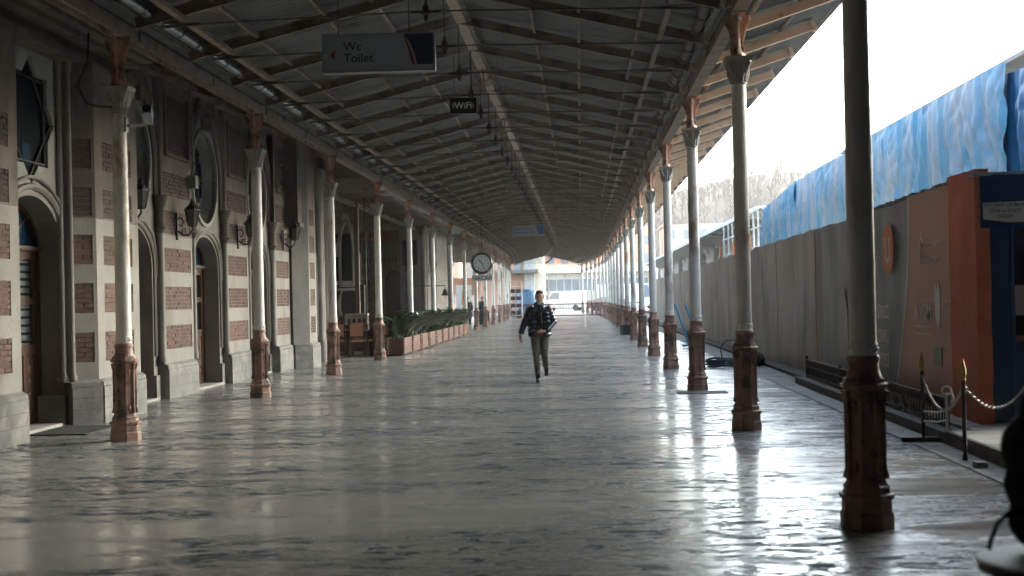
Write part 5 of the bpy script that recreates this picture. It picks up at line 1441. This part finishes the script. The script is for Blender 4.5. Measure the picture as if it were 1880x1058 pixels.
t = thing('suitcase', 'large black suitcase standing between two far columns', 'suitcase', (-5.85, 85.6, 0)); MB().box(-.3, .3, -.2, .2, .04, .85).build('shell', 'black_cloth', t); MB().tube([(-.15, 0, .85), (-.15, 0, 1.05), (.15, 0, 1.05), (.15, 0, .85)], .012, 5).build('handle', 'iron_black', t)
t = thing('bench', 'plain bench under the person seated past the planters', 'bench', (-7.3, 79.05, 0)); MB().box(-.6, .6, -.2, .2, .38, .42).build('seat', 'chair_wood', t)
for x in (-.5, .5): MB().box(x - .03, x + .03, -.18, .18, 0, .38).build('leg', 'iron_black', t)

# ================================================================== HILL AND BARE TREES
mb = MB(); nx, ny = 60, 26
def hillz(x, y):
    t_ = max(0, min(1, (y - 225) / 110)); t_ = t_ * t_ * (3 - 2 * t_)
    k = 31 * t_ * (.55 + .45 * min(1, max(0, (x + 30) / 75))) * (1.0 if x > -30 else max(.25, 1 + (x + 30) / 120))
    return -.9 + k + t_ * 3.5 * noise.noise(Vector((x * .02, y * .02, 0))) + t_ * 1.2 * noise.noise(Vector((x * .07, y * .07, 3)))
for j in range(ny + 1):
    for i in range(nx + 1):
        x = -150 + 420 * i / nx; y = 222 + 260 * j / ny; mb.v.append((x, y, hillz(x, y)))
for j in range(ny):
    for i in range(nx): a = j * (nx + 1) + i; mb.f.append((a, a + 1, a + nx + 2, a + nx + 1))
mb.build('hill', 'hill', kind='structure', smooth=True, angle=180)
def bare_tree(seed, H_=8.0):
    rnd = random.Random(seed); segs = []
    def grow(p, d, L, r, dep):
        q = p + d * L; segs.append((p, q, r, r * .68))
        if dep == 0: return
        for _ in range(3 if dep > 1 else 4):
            nd = (d + Vector((rnd.uniform(-.75, .75), rnd.uniform(-.75, .75), rnd.uniform(-.05, .5)))).normalized()
            grow(q - d * L * rnd.uniform(0, .35), nd, L * rnd.uniform(.6, .8), r * .55, dep - 1)
    grow(Vector((0, 0, -.3)), Vector((0, 0, 1)), H_ * .3, H_ * .02, 4)
    return segs
tree_mb = []
for sd_ in range(4):
    t_ = MB()
    for p, q, r0, r1 in bare_tree(sd_):
        t_.tube([p, q], [max(r0, .014), max(r1, .010)], 3, cap=False)
    tree_mb.append(t_)
tree_me = [t_.mesh('bare_tree', 'bark') for t_ in tree_mb]
# wood on the slope as one mass
rnd = random.Random(11); wood = MB()
for k in range(760):
    y = rnd.uniform(232, 345); x = rnd.uniform(8, 95) * (y / 300); src = tree_mb[rnd.randrange(4)]
    s_ = rnd.uniform(.6, 1.05); M_ = Matrix.Translation((x, y, hillz(x, y))) @ Matrix.Rotation(rnd.uniform(0, 6.28), 4, 'Z') @ Matrix.Diagonal((s_ * 1.1, s_ * 1.1, s_, 1))
    wood.add([M_ @ Vector(v) for v in src.v], src.f)
wme = bpy.data.meshes.new('hillside_wood'); wme.from_pydata(wood.v, [], wood.f); wme.materials.append(MT['bark'])
wo = inst('hillside_wood', wme, kind='stuff'); tag(wo, 'pale leafless wood covering the hazy hillside', 'woods')
for i, (x, y, s_, lb) in enumerate(((44, 315, 1.25, 'tall bare tree breaking the skyline above the blue tarpaulins'), (30, 322, 1.0, 'bare tree on the skyline between two hoarding-side columns'), (51, 312, 1.05, 'bare tree on the skyline beside the dark near column'))):
    o = inst('bare_tree', tree_me[i], None, (x, y, hillz(x, y))); o.scale = (s_, s_, s_); tag(o, lb, 'tree', 'bare trees on the hill crest')
for i, (x, y, lb) in enumerate(((-4.6, 196, 'small bare tree before the long pale building'),)):
    o = inst('bare_tree', tree_me[3 - i], None, (x, y, -.3)); tag(o, lb, 'tree')

# ================================================================== FOREGROUND TABLE WITH BLACK BAG
tb = thing('round_side_table', 'round white-topped table cut off by the frame corner', 'table', (1.49, 4.52, 0))
MB().lathe([(.06, .0), (.24, .01), (.24, .03), (.03, .05), (.03, .70)], n=24).build('pedestal', 'iron_black', tb, True)
MB().lathe([(.20, .70), (.262, .712), (.262, .735), (.24, .735)], n=40).build('rim', 'sign_navy', tb, True)
MB().lathe([(.255, .7355), (.27, .742), (.265, .752), (.24, .754)], n=40).build('tabletop', 'white_paint', tb, True)
bg_ = thing('black_backpack', 'black backpack and coat heaped on the white table', 'bag', (1.495, 4.6, .755))
b = MB()
b.ell((.02, .02, .10), (.17, .15, .12), 16, 10); b.ell((.03, .02, .21), (.19, .17, .13), 16, 10); b.ell((.0, .02, .33), (.165, .17, .14), 16, 10)
b.ell((.05, .03, .45), (.15, .15, .12), 16, 10); b.ell((.09, .03, .54), (.12, .12, .10), 16, 10); b.ell((-.02, -.04, .07), (.13, .13, .07), 14, 8)
remeshed(b, .012, 'bag_body', 'black_cloth', bg_)
MB().tube([(-.11, -.02, .14), (-.16, -.03, .13), (-.20, -.04, .10), (-.225, -.05, .05), (-.23, -.05, .02)], .008, 5).build('strap', 'black_cloth', bg_, True)
MB().tube([(-.02, -.14, .03), (-.08, -.17, .015), (-.12, -.14, .012), (-.11, -.09, .012)], .009, 5).build('strap', 'black_cloth', bg_, True)

# ================================================================== THE WALKING MAN
man = thing('person', 'man in a dark puffer jacket and olive trousers walking towards the camera', 'person', (-.80, 26.9, 0))
def V(*a): return a
# body: one continuous figure, facing -Y; x is picture right
b = MB()
hc = (.015, -.05, 1.595)
b.ell((hc[0], hc[1] + .012, hc[2] + .02), (.076, .094, .112), 20, 14)         # skull
b.ell((hc[0], hc[1] - .035, hc[2] - .05), (.058, .055, .072), 16, 10)          # jaw
b.ell((hc[0], hc[1] - .080, hc[2] - .098), (.026, .022, .022), 10, 8)          # chin
limb(b, [(hc[0], hc[1] - .088, hc[2] + .02), (hc[0], hc[1] - .112, hc[2] - .028)], [.009, .015])   # nose
b.ell((hc[0], hc[1] - .088, hc[2] + .032), (.045, .014, .010), 10, 6)
for s_ in (-1, 1):
    b.ell((hc[0] + s_ * .078, hc[1] + .01, hc[2] - .01), (.012, .022, .032), 8, 6)
    b.ell((hc[0] + s_ * .040, hc[1] - .062, hc[2] - .018), (.02, .02, .018), 8, 6)
limb(b, [(.01, -.02, 1.52), (.0, 0, 1.40)], [.056, .062])
b.ell((0, 0, 1.26), (.17, .10, .20), 16, 10); b.ell((0, 0, 1.02), (.15, .10, .16), 16, 10)
HIP_L, HIP_R = (-.08, 0, .90), (.09, .01, .91)
legF = [(-.08, 0, .88), (-.07, -.13, .50), (-.045, -.06, .10)]                 # planted leg (picture left)
legB = [(.09, 0, .89), (.085, -.10, .52), (.10, .26, .26)]                     # trailing leg, heel lifted
limb(b, legF, [.095, .06, .042]); limb(b, legB, [.095, .06, .042])
armO = [(-.20, .01, 1.40), (-.29, .03, 1.15), (-.355, -.06, .93)]               # swinging arm
armB = [(.20, .0, 1.40), (.27, .0, 1.13), (.10, -.20, .97)]                      # bent arm, hand at the waist
limb(b, armO, [.05, .04, .028]); limb(b, armB, [.05, .04, .028])
def hand(b, w_, fwd, side, curl):
    """palm and five fingers; fwd = direction of fingers, side = towards the thumb, curl = bending direction"""
    w_, f, s_, c = Vector(w_), Vector(fwd).normalized(), Vector(side).normalized(), Vector(curl).normalized()
    limb(b, [w_, w_ + f * .045, w_ + f * .075], [.024, .027, .026])
    for k, L_ in enumerate((.070, .078, .072, .058)):
        r0 = w_ + f * .078 + s_ * (.026 - .017 * k)
        limb(b, [w_ + f * .04 + s_ * (.018 - .012 * k), r0, r0 + f * L_ * .45 + c * .014, r0 + f * L_ * .72 + c * .036], [.0105, .0098, .009, .0078])
    limb(b, [w_ + f * .015 + s_ * .018, w_ + f * .05 + s_ * .042 + c * .01, w_ + f * .078 + s_ * .046 + c * .02], [.012, .0105, .009])
hand(b, (-.36, -.075, .905), (-.15, -.25, -1), (.5, -.8, .1), (.5, .1, -.2))
hand(b, (.085, -.225, .965), (-1, -.25, -.1), (0, -.15, 1), (-.1, .9, -.3))
remeshed(b, .0075, 'body', 'skin', man, 2)
for s_ in (-1, 1):
    MB().ell((hc[0] + s_ * .030, hc[1] - .086, hc[2] + .014), (.014, .008, .0065), 8, 6).build('eye', 'eye', man, True)
    MB().ell((hc[0] + s_ * .031, hc[1] - .091, hc[2] + .036), (.021, .007, .005), 8, 6).build('eyebrow', 'hair', man, True)
h = MB(); h.ell((hc[0], hc[1] + .035, hc[2] + .055), (.086, .095, .092), 18, 12); h.ell((hc[0], hc[1] - .035, hc[2] + .112), (.066, .05, .032), 14, 8)
for s_ in (-1, 1): h.ell((hc[0] + s_ * .074, hc[1] - .012, hc[2] + .03), (.012, .025, .045), 8, 6)
remeshed(h, .007, 'hair', 'hair', man, 1)
h = MB(); h.ell((hc[0], hc[1] - .078, hc[2] - .093), (.038, .027, .032), 12, 8); h.ell((hc[0], hc[1] - .098, hc[2] - .048), (.030, .010, .008), 10, 6)
for s_ in (-1, 1): h.ell((hc[0] + s_ * .045, hc[1] - .045, hc[2] - .07), (.017, .03, .03), 10, 6)
remeshed(h, .006, 'beard', 'beard', man, 1)
MB().ell((hc[0], hc[1] - .107, hc[2] - .066), (.020, .006, .004), 8, 5).build('lips', 'cloth_dark', man, True)
# trousers
p = MB(); p.ell((0, .0, .94), (.165, .115, .12), 16, 10)
limb(p, [(-.08, 0, .88), (-.078, -.07, .70), (-.07, -.125, .50), (-.06, -.09, .30), (-.047, -.055, .13)], [.100, .086, .066, .058, .054])
limb(p, [(.09, 0, .89), (.088, -.055, .70), (.086, -.10, .52), (.092, .06, .40), (.098, .2, .29)], [.100, .086, .070, .060, .054])
for z in (.20, .26, .56): p.ell((-.055 if z < .5 else -.072, -.085 if z < .5 else -.12, z), (.064, .062, .014), 12, 6)
remeshed(p, .010, 'trousers', 'trousers', man, 1)
# roll-neck sweater
p = MB(); limb(p, [(.008, -.03, 1.515), (.003, -.01, 1.44)], [.064, .075]); p.ell((0, -.035, 1.28), (.12, .09, .20), 14, 10); p.ell((0, -.03, 1.05), (.12, .10, .14), 14, 10)
remeshed(p, .010, 'sweater', 'sweater', man, 2)
# puffer jacket: quilted rings around torso and sleeves, open at the front
p = MB()
for s_ in (-1, 1):
    for k, z in enumerate((.90, .98, 1.06, 1.14, 1.22, 1.30, 1.37)):
        wd = (.110, .115, .118, .120, .118, .098, .07)[k]
        p.ell((s_ * .115, .005, z), (wd, .135 if k < 6 else .10, .060), 18, 8)
    p.ell((0, .07, 1.15), (.17, .085, .30), 16, 10)
    p.ell((s_ * .055, -.095, 1.40), (.045, .03, .075), 12, 8)                  # collar flaps
    p.ell((s_ * .045, .045, 1.47), (.07, .06, .05), 12, 8)
p.ell((0, .06, 1.47), (.09, .055, .055), 14, 8)
def sleeve(pts, r):
    n = 9
    for i in range(n):
        t_ = i / (n - 1) * (len(pts) - 1); k = min(int(t_), len(pts) - 2); q = Vector(pts[k]).lerp(Vector(pts[k + 1]), t_ - k)
        rr = r[0] + (r[1] - r[0]) * i / (n - 1)
        p.ell(q, (rr, rr, rr * .86), 14, 9)
sleeve([(-.17, .01, 1.37), (-.275, .03, 1.15), (-.345, -.045, .955)], (.080, .060))
sleeve([(.17, .0, 1.37), (.265, .0, 1.13), (.15, -.17, 1.0)], (.080, .060))
remeshed(p, .0085, 'puffer_jacket', 'down_jacket', man, 4)
z_ = MB(); z_.tube([(.045, -.13, 1.33), (.052, -.135, 1.1), (.05, -.13, .93)], .005, 5); z_.build('zip', 'sign_case', man)
for (x, y, z, rx, nm) in ((-.045, -.10, .055, 0, 'shoe'), (.105, .30, .19, -.9, 'shoe')):
    s2 = MB(); s2.ell((0, -.055, -.005), (.045, .105, .038), 14, 8); s2.ell((0, .035, .012), (.040, .05, .05), 12, 8); s2.box(-.038, .038, -.14, .075, -.052, -.035)
    limb(s2, [(0, .03, .03), (0, .03, .08)], [.042, .046])
    s2.xf(Matrix.Translation((x, y, z)) @ Matrix.Rotation(rx, 4, 'X'))
    remeshed(s2, .007, nm, 'shoe', man, 2)

# ================================================================== HAZE
hz = MB().box(-420, 420, -58, 520, -2.0, 48).build('haze', None)
hz['kind'] = 'stuff'
mh = bpy.data.materials.new('haze'); mh.use_nodes = True
nn, ll = mh.node_tree.nodes, mh.node_tree.links
for x in list(nn):
    if x.type == 'BSDF_PRINCIPLED': nn.remove(x)
pv = nn.new('ShaderNodeVolumePrincipled'); pv.inputs['Color'].default_value = (.98, .93, .87, 1); pv.inputs['Density'].default_value = .00038; pv.inputs['Anisotropy'].default_value = .2
ll.new(pv.outputs[0], nn['Material Output'].inputs['Volume'])
hz.data.materials.append(mh)
